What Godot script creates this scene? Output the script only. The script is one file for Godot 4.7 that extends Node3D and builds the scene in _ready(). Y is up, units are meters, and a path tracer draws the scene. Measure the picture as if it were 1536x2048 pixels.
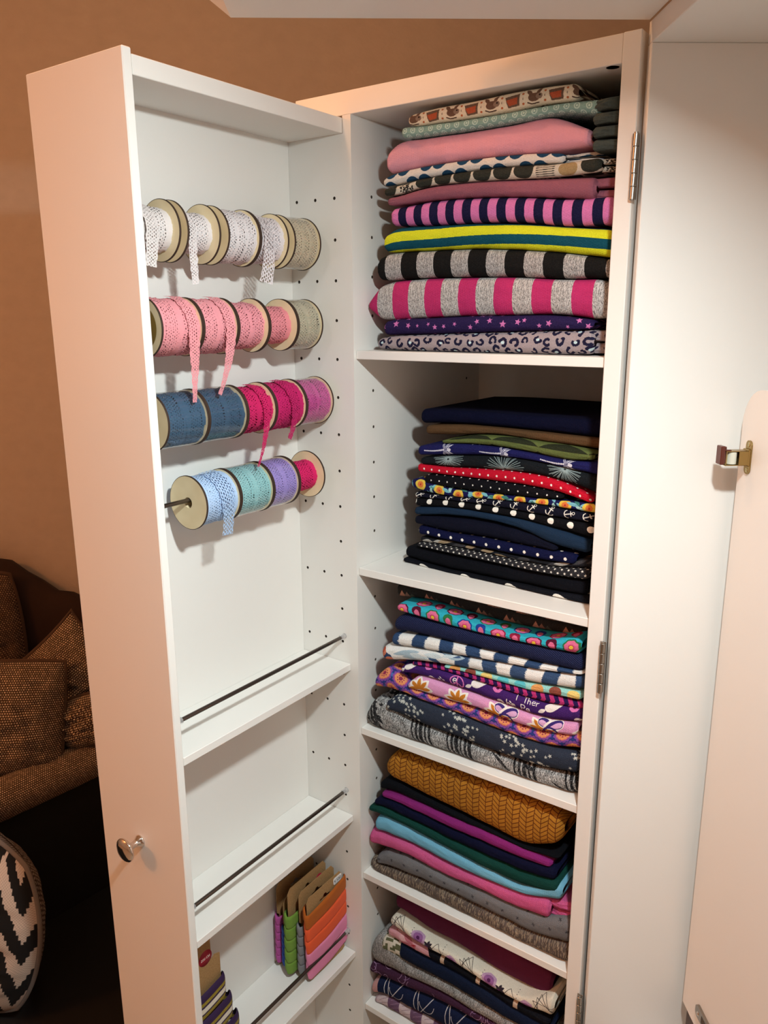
extends Node3D
# A fold-out fabric cupboard: a shallow unit of ribbon spools hinged to a unit of folded fabrics, hinged in turn to a larger cupboard.
# World axes: x runs along the front of the fabric unit, z out of it. The room and the large cupboard are turned 37.5 degrees against it.

const ROOM := 0.6545                 # turn of the room about y, radians
const TW := 1024                     # cloth textures: pixels along 0.45 m
const TH := 256                      # and across 0.1125 m
var rng := RandomNumberGenerator.new()
var M := {}
var grain_fine: Image
var grain_heather: Image
var weave_normal: Texture2D
var bump := FastNoiseLite.new()
var names := {}

func _ready():
	rng.seed = 7
	# ---------------------------------------------------------------- camera, air, lights
	var cam := Camera3D.new()
	cam.name = "camera"
	cam.position = Vector3(0.86684, 1.65, 1.09269)
	cam.rotation_degrees = Vector3(-13.9955, 35.8087, -0.3237)
	cam.fov = 65.584
	cam.near = 0.02
	add_child(cam)
	cam.current = true
	var we := WorldEnvironment.new()
	we.name = "world_environment"
	var env := Environment.new()
	env.background_mode = Environment.BG_COLOR
	env.background_color = Color(0.02, 0.02, 0.02)
	env.tonemap_mode = Environment.TONE_MAPPER_LINEAR
	env.tonemap_exposure = 1.0
	env.sdfgi_enabled = true
	env.ssao_enabled = true
	env.ssil_enabled = true
	we.environment = env
	add_child(we)
	# led_panel: white, under the overhead panel, facing down; the two warm lamps stand across the room to the left
	led_panel(Vector3(0.80, 1.980, 0.605), 0.06, Color(0.955, 1.0, 1.0), 1.85)
	lamp("pendant_lamp", Vector3(-1.14, 2.40, 2.25), 0.055, Color(1.0, 0.63, 0.37), 1.15, "warm pendant lamp hanging across the room on the left")
	lamp("fill_lamp", Vector3(-0.12, 2.5, 0.30), 0.05, Color(1.0, 0.76, 0.56), 0.19, "added warm fill lamp above the cupboard, near the tan wall")  # unseen warm fill, added so the back wall gets more light
	lamp("fill_lamp", Vector3(0.50, 2.48, 1.63), 0.09, Color(1.0, 0.97, 0.95), 0.10, "added white fill lamp in the middle of the room, behind the viewer's left shoulder")  # neutral fill light added to lift the fabrics and panel fronts
	lamp("reading_lamp", Vector3(-1.0, 1.62, 1.25), 0.06, Color(1.0, 0.60, 0.28), 0.07, "small warm reading lamp on the left side of the room")

	textures()
	materials()
	room()
	ribbon_unit()
	fabric_unit()
	large_cupboard()
	sofa_corner()
	spools()
	elastics()
	fabrics()

# ==================================================================== names and tags
func unique(called: String) -> String:
	if not names.has(called):
		names[called] = 0
		return called
	names[called] += 1
	return "%s_%03d" % [called, names[called]]

func tag(o: Node, label: String, category := "", group := "", kind := ""):
	if label: o.set_meta("label", label)
	if category: o.set_meta("category", category)
	if group: o.set_meta("group", group)
	if kind: o.set_meta("kind", kind)

func thing(called: String, label: String, category: String, at := Vector3.ZERO, turn := 0.0, group := "") -> Node3D:
	var o := Node3D.new()
	o.name = unique(called)
	add_child(o)
	o.position = at
	o.rotation.y = turn
	tag(o, label, category, group)
	return o

func place(called: String, mesh: Mesh, mat: Material, parent: Node = null) -> MeshInstance3D:
	var o := MeshInstance3D.new()
	o.mesh = mesh
	o.material_override = mat
	o.cast_shadow = GeometryInstance3D.SHADOW_CASTING_SETTING_ON
	if parent == null or parent == self:
		o.name = unique(called)
		add_child(o)
	else:
		var n := called
		var k := 0
		while parent.has_node(n):
			k += 1
			n = "%s_%03d" % [called, k]
		o.name = n
		parent.add_child(o)
	return o

func led_panel(at: Vector3, size: float, c: Color, energy: float):
	var t := thing("led_panel", "white LED panel fixed under the overhead panel, facing down", "lamp", at, ROOM)
	var m := mat(Color(0.9, 0.9, 0.9), 0.5)
	m.emission_enabled = true
	m.emission = c
	m.emission_energy_multiplier = 2.0
	board("glowing_face", Vector3(-size / 2, 0.004, -size / 2), Vector3(size / 2, 0.0075, size / 2), m, t)
	t.rotation.z = deg_to_rad(-24)
	board("housing", Vector3(-size / 2 - 0.004, 0.0075, -size / 2 - 0.004), Vector3(size / 2 + 0.004, 0.0145, size / 2 + 0.004), mat(Color(0.8, 0.8, 0.8)), t)
	var li := AreaLight3D.new()
	li.name = "light"
	li.light_color = c
	li.light_energy = energy
	li.area_size = Vector2(size, size)
	li.area_range = 9.0
	li.area_attenuation = 2.0
	li.shadow_enabled = true
	li.rotation_degrees.x = -90
	t.add_child(li)

func lamp(called: String, at: Vector3, r: float, c: Color, energy: float, label: String):
	var t := thing(called, label, "lamp", at)
	var sm := SphereMesh.new()
	sm.radius = r
	sm.height = r * 2
	sm.radial_segments = 24
	sm.rings = 12
	var m := StandardMaterial3D.new()
	m.albedo_color = Color(0.9, 0.88, 0.85)
	m.emission_enabled = true
	m.emission = c
	m.emission_energy_multiplier = 3.0
	place("bulb", sm, m, t)
	var rod := CylinderMesh.new()
	rod.top_radius = 0.006
	rod.bottom_radius = 0.006
	rod.height = 2.6 - at.y - r
	var rm := StandardMaterial3D.new()
	rm.albedo_color = Color(0.7, 0.7, 0.7)
	var ro := place("stem", rod, rm, t)
	ro.position.y = r + rod.height / 2
	var li := OmniLight3D.new()
	li.name = "light"
	li.light_color = c
	li.light_energy = energy
	li.light_size = r
	li.omni_range = 9.0
	li.omni_attenuation = 2.0
	li.shadow_enabled = true
	t.add_child(li)

# ==================================================================== meshes
func begin(smooth := false) -> SurfaceTool:
	var st := SurfaceTool.new()
	st.begin(Mesh.PRIMITIVE_TRIANGLES)
	st.set_smooth_group(0 if smooth else -1)
	return st

func done(st: SurfaceTool) -> ArrayMesh:
	st.generate_normals()
	return st.commit()

func tri(st: SurfaceTool, a: Vector3, b: Vector3, c: Vector3):       # anticlockwise seen from outside
	st.add_vertex(a)
	st.add_vertex(c)
	st.add_vertex(b)

func quad(st: SurfaceTool, a: Vector3, b: Vector3, c: Vector3, d: Vector3):
	tri(st, a, b, c)
	tri(st, a, c, d)

func face(st: SurfaceTool, a: Vector3, b: Vector3, c: Vector3, d: Vector3, out: Vector3):
	if (b - a).cross(c - a).dot(out) < 0: quad(st, a, d, c, b)
	else: quad(st, a, b, c, d)

func face3(st: SurfaceTool, a: Vector3, b: Vector3, c: Vector3, out: Vector3):
	if (b - a).cross(c - a).dot(out) < 0: tri(st, a, c, b)
	else: tri(st, a, b, c)

func box(st: SurfaceTool, lo: Vector3, hi: Vector3, e := 0.0008):    # a board with chamfered edges
	var c := (lo + hi) / 2
	var h := (hi - lo) / 2
	var p := func(sx, sy, sz, ax):
		var s := Vector3(sx, sy, sz)
		var q := h - Vector3(e, e, e)
		q[ax] = h[ax]
		return c + s * q
	for ax in 3:
		var b1: int = (ax + 1) % 3
		var b2: int = (ax + 2) % 3
		for s in [-1, 1]:
			var v := []
			for k in [[-1, -1], [1, -1], [1, 1], [-1, 1]]:
				var sg := [0, 0, 0]
				sg[ax] = s
				sg[b1] = k[0]
				sg[b2] = k[1]
				v.append(p.call(sg[0], sg[1], sg[2], ax))
			var o := Vector3.ZERO
			o[ax] = s
			face(st, v[0], v[1], v[2], v[3], o)
			for s2 in [-1, 1]:           # the chamfer between face ax and face b1
				var w := []
				for k in [[-1, ax], [1, ax], [1, b1], [-1, b1]]:
					var sg := [0, 0, 0]
					sg[ax] = s
					sg[b1] = s2
					sg[b2] = k[0]
					w.append(p.call(sg[0], sg[1], sg[2], k[1]))
				var oo := Vector3.ZERO
				oo[ax] = s
				oo[b1] = s2
				face(st, w[0], w[1], w[2], w[3], oo)
	for sx in [-1, 1]:
		for sy in [-1, 1]:
			for sz in [-1, 1]:
				face3(st, p.call(sx, sy, sz, 0), p.call(sx, sy, sz, 1), p.call(sx, sy, sz, 2), Vector3(sx, sy, sz))

func board(called: String, lo: Vector3, hi: Vector3, mat: Material, parent: Node = null, e := 0.0008) -> MeshInstance3D:
	var st := begin()
	box(st, lo, hi, e)
	return place(called, done(st), mat, parent)

func grid(st: SurfaceTool, rows: Array, uvs: Array = []):            # rows of points; outside to the left of the row direction
	for i in rows.size() - 1:
		for j in rows[i].size() - 1:
			var q := [[i, j], [i, j + 1], [i + 1, j + 1], [i, j], [i + 1, j + 1], [i + 1, j]]
			for k in q:
				if uvs: st.set_uv(uvs[k[0]][k[1]])
				st.add_vertex(rows[k[0]][k[1]])

# profile: (radius, height) pairs, turned about z
func lathe(st: SurfaceTool, profile: Array, n := 40, at := Vector3.ZERO):
	var rows := []
	for pr in profile:
		var row := []
		for k in n + 1:
			var a := TAU * k / n
			row.append(at + Vector3(pr.x * cos(a), pr.x * sin(a), pr.y))
		rows.append(row)
	grid(st, rows)

func rod(st: SurfaceTool, a: Vector3, b: Vector3, r: float, n := 20):
	var d := (b - a).normalized()
	var u := d.cross(Vector3.UP if absf(d.y) < 0.9 else Vector3.RIGHT).normalized()
	var w := d.cross(u)
	var c := minf(r * 0.12, 0.0004)
	var rows := [[], [], [], []]
	for k in n + 1:
		var t := TAU * k / n
		var o := u * cos(t) + w * sin(t)
		rows[0].append(a + o * (r - c))
		rows[1].append(a + o * r + d * c)
		rows[2].append(b + o * r - d * c)
		rows[3].append(b + o * (r - c))
	st.set_smooth_group(1)
	grid(st, [rows[1], rows[2]])
	st.set_smooth_group(-1)
	grid(st, [rows[0], rows[1]])
	grid(st, [rows[2], rows[3]])
	for k in n:
		face3(st, a, rows[0][k], rows[0][k + 1], -d)
		face3(st, b, rows[3][k], rows[3][k + 1], d)

# an outline in the plane (x, y), given anticlockwise, pushed out along z from z0 to z1
func prism(st: SurfaceTool, pts: PackedVector2Array, z0: float, z1: float, xf := Transform3D.IDENTITY):
	var ix := Geometry2D.triangulate_polygon(pts)
	for k in range(0, ix.size(), 3):
		var a := pts[ix[k]]
		var b := pts[ix[k + 1]]
		var c := pts[ix[k + 2]]
		face3(st, xf * Vector3(a.x, a.y, z1), xf * Vector3(b.x, b.y, z1), xf * Vector3(c.x, c.y, z1), xf.basis * Vector3(0, 0, 1))
		face3(st, xf * Vector3(a.x, a.y, z0), xf * Vector3(b.x, b.y, z0), xf * Vector3(c.x, c.y, z0), xf.basis * Vector3(0, 0, -1))
	var n := pts.size()
	for k in n:
		var a := pts[k]
		var b := pts[(k + 1) % n]
		var o := Vector3(b.y - a.y, a.x - b.x, 0)
		face(st, xf * Vector3(a.x, a.y, z0), xf * Vector3(b.x, b.y, z0), xf * Vector3(b.x, b.y, z1), xf * Vector3(a.x, a.y, z1), xf.basis * o)

func rounded(w: float, h: float, r: float, n := 6) -> PackedVector2Array:
	var o := PackedVector2Array()
	for c in 4:
		var cx: float = (w / 2 - r) * [1, -1, -1, 1][c]
		var cy: float = (h / 2 - r) * [1, 1, -1, -1][c]
		for k in n + 1:
			var a: float = PI / 2 * (c + float(k) / n)
			o.append(Vector2(cx + r * cos(a), cy + r * sin(a)))
	return o

func lettering(parent: Node, words: String, size: float, mat: Material, xf: Transform3D, deep := 0.0003):
	var t := TextMesh.new()
	t.text = words
	var f := SystemFont.new()
	f.font_names = PackedStringArray(["Droid Sans"])
	t.font = f
	t.font_size = 48
	t.pixel_size = size / 48.0
	t.depth = deep
	var o := place("lettering", t, mat, parent)
	o.transform = xf

# ==================================================================== materials
func mat(c: Color, rough := 0.5, metal := 0.0) -> StandardMaterial3D:
	var m := StandardMaterial3D.new()
	m.albedo_color = c
	m.roughness = rough
	m.metallic = metal
	return m

func noise_tex(freq: float, lo: Color, hi: Color, size := 512, oct := 4, sd := 1) -> NoiseTexture2D:
	var n := FastNoiseLite.new()
	n.seed = sd
	n.noise_type = FastNoiseLite.TYPE_SIMPLEX_SMOOTH
	n.frequency = freq
	n.fractal_octaves = oct
	var t := NoiseTexture2D.new()
	t.width = size
	t.height = size
	t.seamless = true
	t.noise = n
	var g := Gradient.new()
	g.set_color(0, lo)
	g.set_color(1, hi)
	t.color_ramp = g
	return t

func noise_normal(freq: float, strength: float, size := 512, sd := 2) -> NoiseTexture2D:
	var n := FastNoiseLite.new()
	n.seed = sd
	n.frequency = freq
	n.fractal_octaves = 3
	var t := NoiseTexture2D.new()
	t.width = size
	t.height = size
	t.seamless = true
	t.noise = n
	t.as_normal_map = true
	t.bump_strength = strength
	return t

func world_map(m: StandardMaterial3D, per_metre: float):
	m.uv1_triplanar = true
	m.uv1_world_triplanar = true
	m.uv1_scale = Vector3.ONE * per_metre

func materials():
	var w := mat(Color(0.905, 0.895, 0.875), 0.42)
	w.normal_enabled = true
	w.normal_texture = noise_normal(0.06, 0.8)
	w.normal_scale = 0.12
	world_map(w, 6.0)
	M.white = w
	M.white_inside = mat(Color(0.84, 0.825, 0.79), 0.6)
	var wall := mat(Color.WHITE, 0.85)
	wall.albedo_texture = noise_tex(0.02, Color(0.70, 0.655, 0.60), Color(0.74, 0.695, 0.64))
	wall.normal_enabled = true
	wall.normal_texture = noise_normal(0.08, 2.0)
	wall.normal_scale = 0.25
	world_map(wall, 2.0)
	M.wall = wall
	M.wall_pale = mat(Color(0.80, 0.77, 0.72), 0.85)
	M.paint = mat(Color(0.84, 0.83, 0.81), 0.8)
	M.floor = mat(Color(0.66, 0.60, 0.52), 0.5)
	M.rug = mat(Color(0.022, 0.023, 0.02), 0.95)
	M.steel = mat(Color(0.62, 0.60, 0.57), 0.3, 1.0)
	M.chrome = mat(Color(0.86, 0.84, 0.82), 0.07, 1.0)
	M.rod = mat(Color(0.42, 0.39, 0.37), 0.32, 1.0)
	M.clear = mat(Color(0.92, 0.92, 0.92, 0.35), 0.1)
	M.clear.transparency = BaseMaterial3D.TRANSPARENCY_ALPHA
	M.film = mat(Color(0.6, 0.6, 0.62, 0.05), 0.15)
	M.film.transparency = BaseMaterial3D.TRANSPARENCY_ALPHA
	M.hole = mat(Color(0.30, 0.26, 0.22), 0.9)
	M.brass = mat(Color(0.62, 0.52, 0.32), 0.3, 0.9)
	M.copper = mat(Color(0.36, 0.17, 0.13), 0.35, 0.3)
	M.nylon = mat(Color(0.80, 0.80, 0.74), 0.4)
	M.screw = mat(Color(0.75, 0.68, 0.5), 0.25, 1.0)
	var ply := mat(Color.WHITE, 0.65)
	ply.albedo_texture = noise_tex(0.012, Color(0.87, 0.79, 0.63), Color(0.92, 0.85, 0.70), 256, 3, 5)
	world_map(ply, 5.0)
	M.ply = ply
	M.char = mat(Color(0.20, 0.125, 0.075), 0.7)
	var kraft := mat(Color.WHITE, 0.85)
	kraft.albedo_texture = noise_tex(0.15, Color(0.58, 0.44, 0.27), Color(0.68, 0.53, 0.35), 256, 3, 6)
	world_map(kraft, 6.0)
	M.kraft = kraft
	M.black_seat = mat(Color(0.022, 0.02, 0.019), 0.75)
	M.brown_throw = mat(Color(0.16, 0.085, 0.05), 0.95)

func textures():
	bump.seed = 4
	bump.frequency = 1.0
	bump.fractal_octaves = 3
	grain_fine = Image.create(TW, TH, false, Image.FORMAT_RGBA8)
	grain_heather = Image.create(TW, TH, false, Image.FORMAT_RGBA8)
	var a := Image.create(256, 128, false, Image.FORMAT_RGBA8)
	var b := Image.create(256, 128, false, Image.FORMAT_RGBA8)
	for x in 256:
		var keep := 0.0
		for y in 128:
			var v := rng.randf_range(-1, 1)
			a.set_pixel(x, y, Color(0, 0, 0, 0.12 * absf(v)) if v < 0 else Color(1, 1, 1, 0.07 * v))
			keep = keep * 0.72 + rng.randf_range(-1, 1) * 0.75
			b.set_pixel(x, y, Color(0.05, 0.05, 0.06, clampf(-keep * 0.55, 0, 0.7)) if keep < 0 else Color(1, 1, 1, clampf(keep * 0.4, 0, 0.6)))
	for x in range(0, TW, 256):
		for y in range(0, TH, 128):
			grain_fine.blit_rect(a, Rect2i(0, 0, 256, 128), Vector2i(x, y))
			grain_heather.blit_rect(b, Rect2i(0, 0, 256, 128), Vector2i(x, y))
	var k := Image.create(512, 128, false, Image.FORMAT_RGB8)         # fine knit relief shared by all cloths
	for x in 512:
		for y in 128:
			var h := 0.5 + 0.25 * sin(TAU * x / 4.0) + 0.25 * sin(TAU * (y / 4.0 + 0.5 * (x / 4 % 2)))
			h = clampf(h + rng.randf_range(-0.15, 0.15), 0, 1)
			k.set_pixel(x, y, Color(h, h, h))
	k.bump_map_to_normal_map(1.5)
	weave_normal = ImageTexture.create_from_image(k)

# ==================================================================== printed cloth: small drawing tools, in texture pixels (2.276 to the millimetre)
func blank(c: String) -> Image:
	var im := Image.create(TW, TH, false, Image.FORMAT_RGBA8)
	im.fill(Color(c))
	return im

func spot(im: Image, x: float, y: float, rx: float, ry: float, c: Color):
	for j in range(int(floor(y - ry)), int(ceil(y + ry)) + 1):
		var t := 1.0 - pow((j - y) / ry, 2)
		if t > 0:
			var w := rx * sqrt(t)
			im.fill_rect(Rect2i(int(round(x - w)), j, maxi(1, int(round(2 * w))), 1), c)

func poly(im: Image, pts: PackedVector2Array, c: Color):
	var lo := INF
	var hi := -INF
	for p in pts:
		lo = minf(lo, p.y)
		hi = maxf(hi, p.y)
	for j in range(maxi(0, int(floor(lo))), mini(TH - 1, int(ceil(hi))) + 1):
		var xs := []
		var y := j + 0.5
		for k in pts.size():
			var a := pts[k]
			var b := pts[(k + 1) % pts.size()]
			if (a.y <= y) != (b.y <= y): xs.append(a.x + (y - a.y) / (b.y - a.y) * (b.x - a.x))
		xs.sort()
		for k in range(0, xs.size() - 1, 2):
			im.fill_rect(Rect2i(int(round(xs[k])), j, maxi(1, int(round(xs[k + 1] - xs[k]))), 1), c)

func stroke(im: Image, pts: Array, w: float, c: Color):
	for k in pts.size() - 1:
		var a: Vector2 = pts[k]
		var b: Vector2 = pts[k + 1]
		var n := maxi(1, int(a.distance_to(b) / maxf(1.0, w * 0.4)))
		for i in n + 1:
			var p := a.lerp(b, float(i) / n)
			if w <= 2.0: im.fill_rect(Rect2i(int(p.x), int(p.y), int(ceil(w)), int(ceil(w))), c)
			else: spot(im, p.x, p.y, w / 2, w / 2, c)

func star(im: Image, x: float, y: float, r: float, c: Color, turn := 0.0, inner := 0.45):
	var p := PackedVector2Array()
	for k in 10:
		var rr := r if k % 2 == 0 else r * inner
		p.append(Vector2(x + rr * sin(turn + k * PI / 5), y - rr * cos(turn + k * PI / 5)))
	poly(im, p, c)

func petal(im: Image, x: float, y: float, ang: float, long: float, wide: float, c: Color, sharp := 1.0):   # a drop with its point at (x, y)
	var p := PackedVector2Array()
	var d := Vector2(cos(ang), sin(ang))
	var n := Vector2(-d.y, d.x)
	for k in 17:
		var t := k / 16.0
		p.append(Vector2(x, y) + d * long * t + n * wide / 2 * pow(sin(PI * pow(t, sharp)), 0.8))
	for k in range(15, 0, -1):
		var t := k / 16.0
		p.append(Vector2(x, y) + d * long * t - n * wide / 2 * pow(sin(PI * pow(t, sharp)), 0.8))
	poly(im, p, c)

func arc(x: float, y: float, rx: float, ry: float, a0: float, a1: float, n := 16) -> Array:
	var o := []
	for k in n + 1:
		var a := lerpf(a0, a1, float(k) / n)
		o.append(Vector2(x + rx * cos(a), y + ry * sin(a)))
	return o

func flower(im: Image, x: float, y: float, r: float, n: int, c: Color, mid: Color, turn := 0.0):
	for k in n: petal(im, x, y, turn + TAU * k / n, r, r * 2.2 * sin(PI / n) + 2, c, 1.5)
	spot(im, x, y, r * 0.3, r * 0.3, mid)

func cloth(im: Image, grain := 1) -> StandardMaterial3D:
	if grain == 1: im.blend_rect(grain_fine, Rect2i(0, 0, TW, TH), Vector2i.ZERO)
	elif grain == 2: im.blend_rect(grain_heather, Rect2i(0, 0, TW, TH), Vector2i.ZERO)
	var m := mat(Color.WHITE, 0.9)
	m.albedo_texture = ImageTexture.create_from_image(im)
	m.normal_enabled = true
	m.normal_texture = weave_normal
	m.normal_scale = 0.35
	m.metallic_specular = 0.2
	return m

func p_plain(c: String) -> Material:
	var m := mat(Color(c), 0.92)
	m.normal_enabled = true
	m.normal_texture = weave_normal
	m.normal_scale = 0.35
	m.metallic_specular = 0.2
	return m

func p_heather(c: String, amount: float) -> Material:
	var im := blank(c)
	if amount < 0.9: return cloth(im, 1)
	return cloth(im, 2)

func p_rib(c: String) -> Material:
	var im := blank(c)
	for y in range(-TW, TH, 7): stroke(im, [Vector2(0, y), Vector2(TW, y + TW * 0.6)], 2, Color("2c3154"))
	return cloth(im)

func p_vstripes(cs: Array, wide: int, heather: int, start: int) -> Material:
	var im := blank(cs[0])
	var k := 0
	for x in range(start, TW, wide):
		if k % 2 == 1:
			im.fill_rect(Rect2i(x, 0, wide, TH), Color(cs[1]))
			if heather: im.blend_rect(grain_heather, Rect2i(0, 0, wide, TH), Vector2i(x, 0))
		k += 1
	return cloth(im)

func p_hstripes() -> Material:
	var im := blank("0f4a5c")
	for y in [40, 108, 176, 244]:
		var p := PackedVector2Array()
		for x in range(-10, TW + 20, 40): p.append(Vector2(x, y - 18 + 10 * cos(x / 260.0)))
		for x in range(TW + 20, -20, -40): p.append(Vector2(x, y + 18 + 10 * cos(x / 260.0)))
		poly(im, p, Color("d3dc2a"))
	return cloth(im)

func p_dots(c: String, d: String, r: float, dx: int, dy: int) -> Material:
	var im := blank(c)
	var row := 0
	for y in range(128 - dy * 4, TH + dy, dy):
		for x in range(-dx, TW + dx, dx): spot(im, x + (dx / 2.0 if row % 2 else 0.0), y - (0.0 if r < 10 else 6.0), r, r, Color(d))
		row += 1
	return cloth(im)

func p_stars_grid(c: String, d: String, r: float, step: int) -> Material:
	var im := blank(c)
	var row := 0
	for y in range(2, TH, int(step * 0.62)):
		for x in range(0, TW + step, step): star(im, x + (step / 2.0 if row % 2 else 0.0), y, r, Color(d), rng.randf())
		row += 1
	return cloth(im)

func p_stars_scatter(c: String, d: String) -> Material:
	var im := blank(c)
	for x in range(10, TW, 46):
		for k in 5: star(im, x + rng.randf_range(-16, 16), k * 52 + 22 + rng.randf_range(-14, 14), rng.randf_range(7, 15), Color(d), rng.randf() * TAU)
	return cloth(im)

func p_denimstars() -> Material:
	var im := blank("2a3140")
	for q in [[20, 110], [60, 100], [95, 118], [120, 130], [150, 140], [170, 150], [300, 110], [330, 118], [370, 122], [395, 134], [420, 140], [560, 130], [590, 122], [620, 132], [655, 142], [690, 140], [720, 150], [840, 110], [870, 118], [910, 124], [940, 130], [965, 120]]:
		for k in 7: star(im, q[0] + rng.randf_range(-24, 24), q[1] + rng.randf_range(-48, 42), rng.randf_range(7, 10.5), Color("b6bab4"), rng.randf() * TAU)
	return cloth(im)

func p_rings() -> Material:
	var im := blank("83a8a3")
	var row := 0
	for y in range(4, TH, 24):
		for x in range(0, TW, 36):
			var c := Color("bcd8d2")
			var ox := x + (18 if row % 2 else 0) + rng.randf_range(-3, 3)
			spot(im, ox, y, 10, 11, c)
			spot(im, ox, y, 6.5, 7.5, Color("83a8a3"))
			spot(im, ox, y, 3, 4, c)
		row += 1
	return cloth(im)

func p_animals() -> Material:
	var im := blank("e6dcc4")
	var k := 0
	for x in range(30, TW, 76):
		var odd := k % 2
		for y in [62, 128, 194]:
			if odd == 0:                        # a brown head with two long ears and a nose
				var c := Color("6d5344")
				petal(im, x - 4, y - 2, -2.3, 34, 13, c)
				petal(im, x + 8, y - 4, -1.0, 32, 13, c)
				spot(im, x, y, 20, 13, c)
				spot(im, x + 18, y - 1, 12, 9, Color("8d7868"))
				spot(im, x + 20, y - 4, 3, 3, Color("2b201c"))
				stroke(im, [Vector2(x - 22, y + 14), Vector2(x - 8, y + 20), Vector2(x + 16, y + 18)], 4, Color("4d3a31"))
			else:                               # a brown flowerpot with red earth
				poly(im, PackedVector2Array([Vector2(x - 26, y - 14), Vector2(x + 26, y - 18), Vector2(x + 24, y + 18), Vector2(x - 16, y + 20)]), Color("6a5648"))
				poly(im, PackedVector2Array([Vector2(x - 22, y - 4), Vector2(x + 18, y - 8), Vector2(x + 17, y + 12), Vector2(x - 13, y + 14)]), Color("b3583a"))
			for h in 4: spot(im, x + 38, y - 30 + h * 15, 1.6 + (2.6 if h % 2 else 0.0), 3.5, Color("b8663f") if h % 2 else Color("8a7a66"))
		k += 1
	return cloth(im)

func p_halfcircles() -> Material:
	var im := blank("dcd8d2")
	var b := Color("1d4262")
	for row in 4:                                     # pairs hanging from one line, pairs standing on the next
		for x in range(-20, TW, 150):
			var ox := x + (62 if row % 2 else 0)
			var y: int = [40, 102, 158, 222][row]
			for s in [0, 52]:
				poly(im, PackedVector2Array(arc(ox + s, y, 26, 24, PI if row % 2 == 0 else 0.0, TAU if row % 2 == 0 else PI)), b)
	return cloth(im)

func p_moons() -> Material:
	var im := blank("cbc4b6")
	for row in 4:
		var k := 0
		for x in range(24, TW, 78):
			var y := 44 + row * 58 - 58
			var kind := (k * 3 + row) % 11
			if kind == 7: spot(im, x, y + 25, 32, 25, Color("a08a63"))
			elif kind == 4:
				for s in 7: stroke(im, [Vector2(x - 32, y + 2 + s * 7), Vector2(x + 32, y + s * 7)], 2.5, Color("2d2d2b"))
			elif kind == 5:
				for s in 40: spot(im, x + rng.randf_range(-30, 30), y + rng.randf_range(2, 48), 3.4, 3.4, Color("2d2d2b"))
			else:
				var p := PackedVector2Array([Vector2(x - 35, y), Vector2(x + 35, y)])
				for q in arc(x, y + 18, 35, 33, 0, PI): p.append(q)
				poly(im, p, Color("30322d"))
			k += 1
	return cloth(im)

func p_leopard() -> Material:
	var im := blank("9b8f93")
	var n := 0
	for x in range(0, TW, 44):
		for y in range(8, TH, 38):
			var ox := x + rng.randf_range(-9, 9) + (22 if (y / 38) % 2 else 0)
			var oy := y + rng.randf_range(-6, 6)
			var r := rng.randf_range(12, 17)
			var a := rng.randf() * TAU
			var pale := Color("b9d3da") if n % 3 == 0 else Color("9b8f93")
			var pts := []
			var sq := rng.randf_range(0.6, 1.1)
			for k in 13:
				var t := a + k * 0.34
				pts.append(Vector2(ox + cos(t) * r * 0.9 * sq, oy + sin(t) * r * 0.62 / sq + rng.randf_range(-2, 2)))
			stroke(im, pts, r * 0.62, Color("1b1a33"))
			spot(im, ox + cos(a) * r * 0.7, oy + sin(a) * r * 0.6, r * 0.5, r * 0.4, Color("1b1a33"))
			spot(im, ox, oy, r * 0.45, r * 0.34, pale)
			n += 1
	return cloth(im)

func p_olive() -> Material:
	var im := blank("5d6838")
	for x in range(-60, TW, 196):
		for y in [20, 92, 164, 236]:
			var o := 98 if (y / 72) % 2 else 0
			poly(im, PackedVector2Array([Vector2(x + o, y + 30), Vector2(x + o + 98, y - 26), Vector2(x + o + 196, y + 30)]), Color("272b1c"))
	return cloth(im)

func p_dragonfly() -> Material:
	var im := blank("1b1b50")
	for q in [[40, 128], [300, 132], [560, 128], [830, 130], [170, 60], [430, 200], [700, 62], [960, 196]]:
		var c := Color("d4d2de")
		for k in 14: spot(im, q[0] + k * 7.0, q[1] + sin(k * 0.25) * 3, 3.4, 2.6 + k * 0.14, c)
		for a in [-0.6, -1.1, -1.9, 0.5, 1.0, 1.8]:
			petal(im, q[0] + 96, q[1], a, 44, 9, c)
			petal(im, q[0] + 96, q[1], a, 34, 3, Color("1b1b50"))
		spot(im, q[0] + 116, q[1], 9, 7, c)
	return cloth(im)

func p_fireworks() -> Material:
	var im := blank("14181c")
	for q in [[140, 118, 74], [395, 148, 92], [640, 104, 78], [865, 140, 86], [20, 60, 40], [520, 40, 44]]:
		for k in 40:
			var a := TAU * k / 40.0 + rng.randf() * 0.1
			var r: float = q[2] * rng.randf_range(0.75, 1.0)
			stroke(im, [Vector2(q[0] + cos(a) * 6, q[1] + sin(a) * 5), Vector2(q[0] + cos(a) * r, q[1] + sin(a) * r * 0.8)], 1.6, Color("8fa0a0"))
	return cloth(im)

func p_tropical() -> Material:
	var im := blank("16164a")
	for x in range(20, TW, 92):
		for k in 3:
			var y := 50 + k * 70 + rng.randf_range(-10, 10)
			for j in 4: petal(im, x + rng.randf_range(-10, 10), y, rng.randf() * TAU, rng.randf_range(34, 52), 15, [Color("76b6c4"), Color("3f7d74"), Color("a9d3d0")][j % 3])
			if k == (x / 92) % 3 or k == 1:
				flower(im, x + 44, y + 4, 26, 6, Color("e0c04a"), Color("c0432e"), rng.randf())
				flower(im, x + 44, y + 4, 14, 5, Color("d8773a"), Color("b8362e"), rng.randf())
	return cloth(im)

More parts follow.
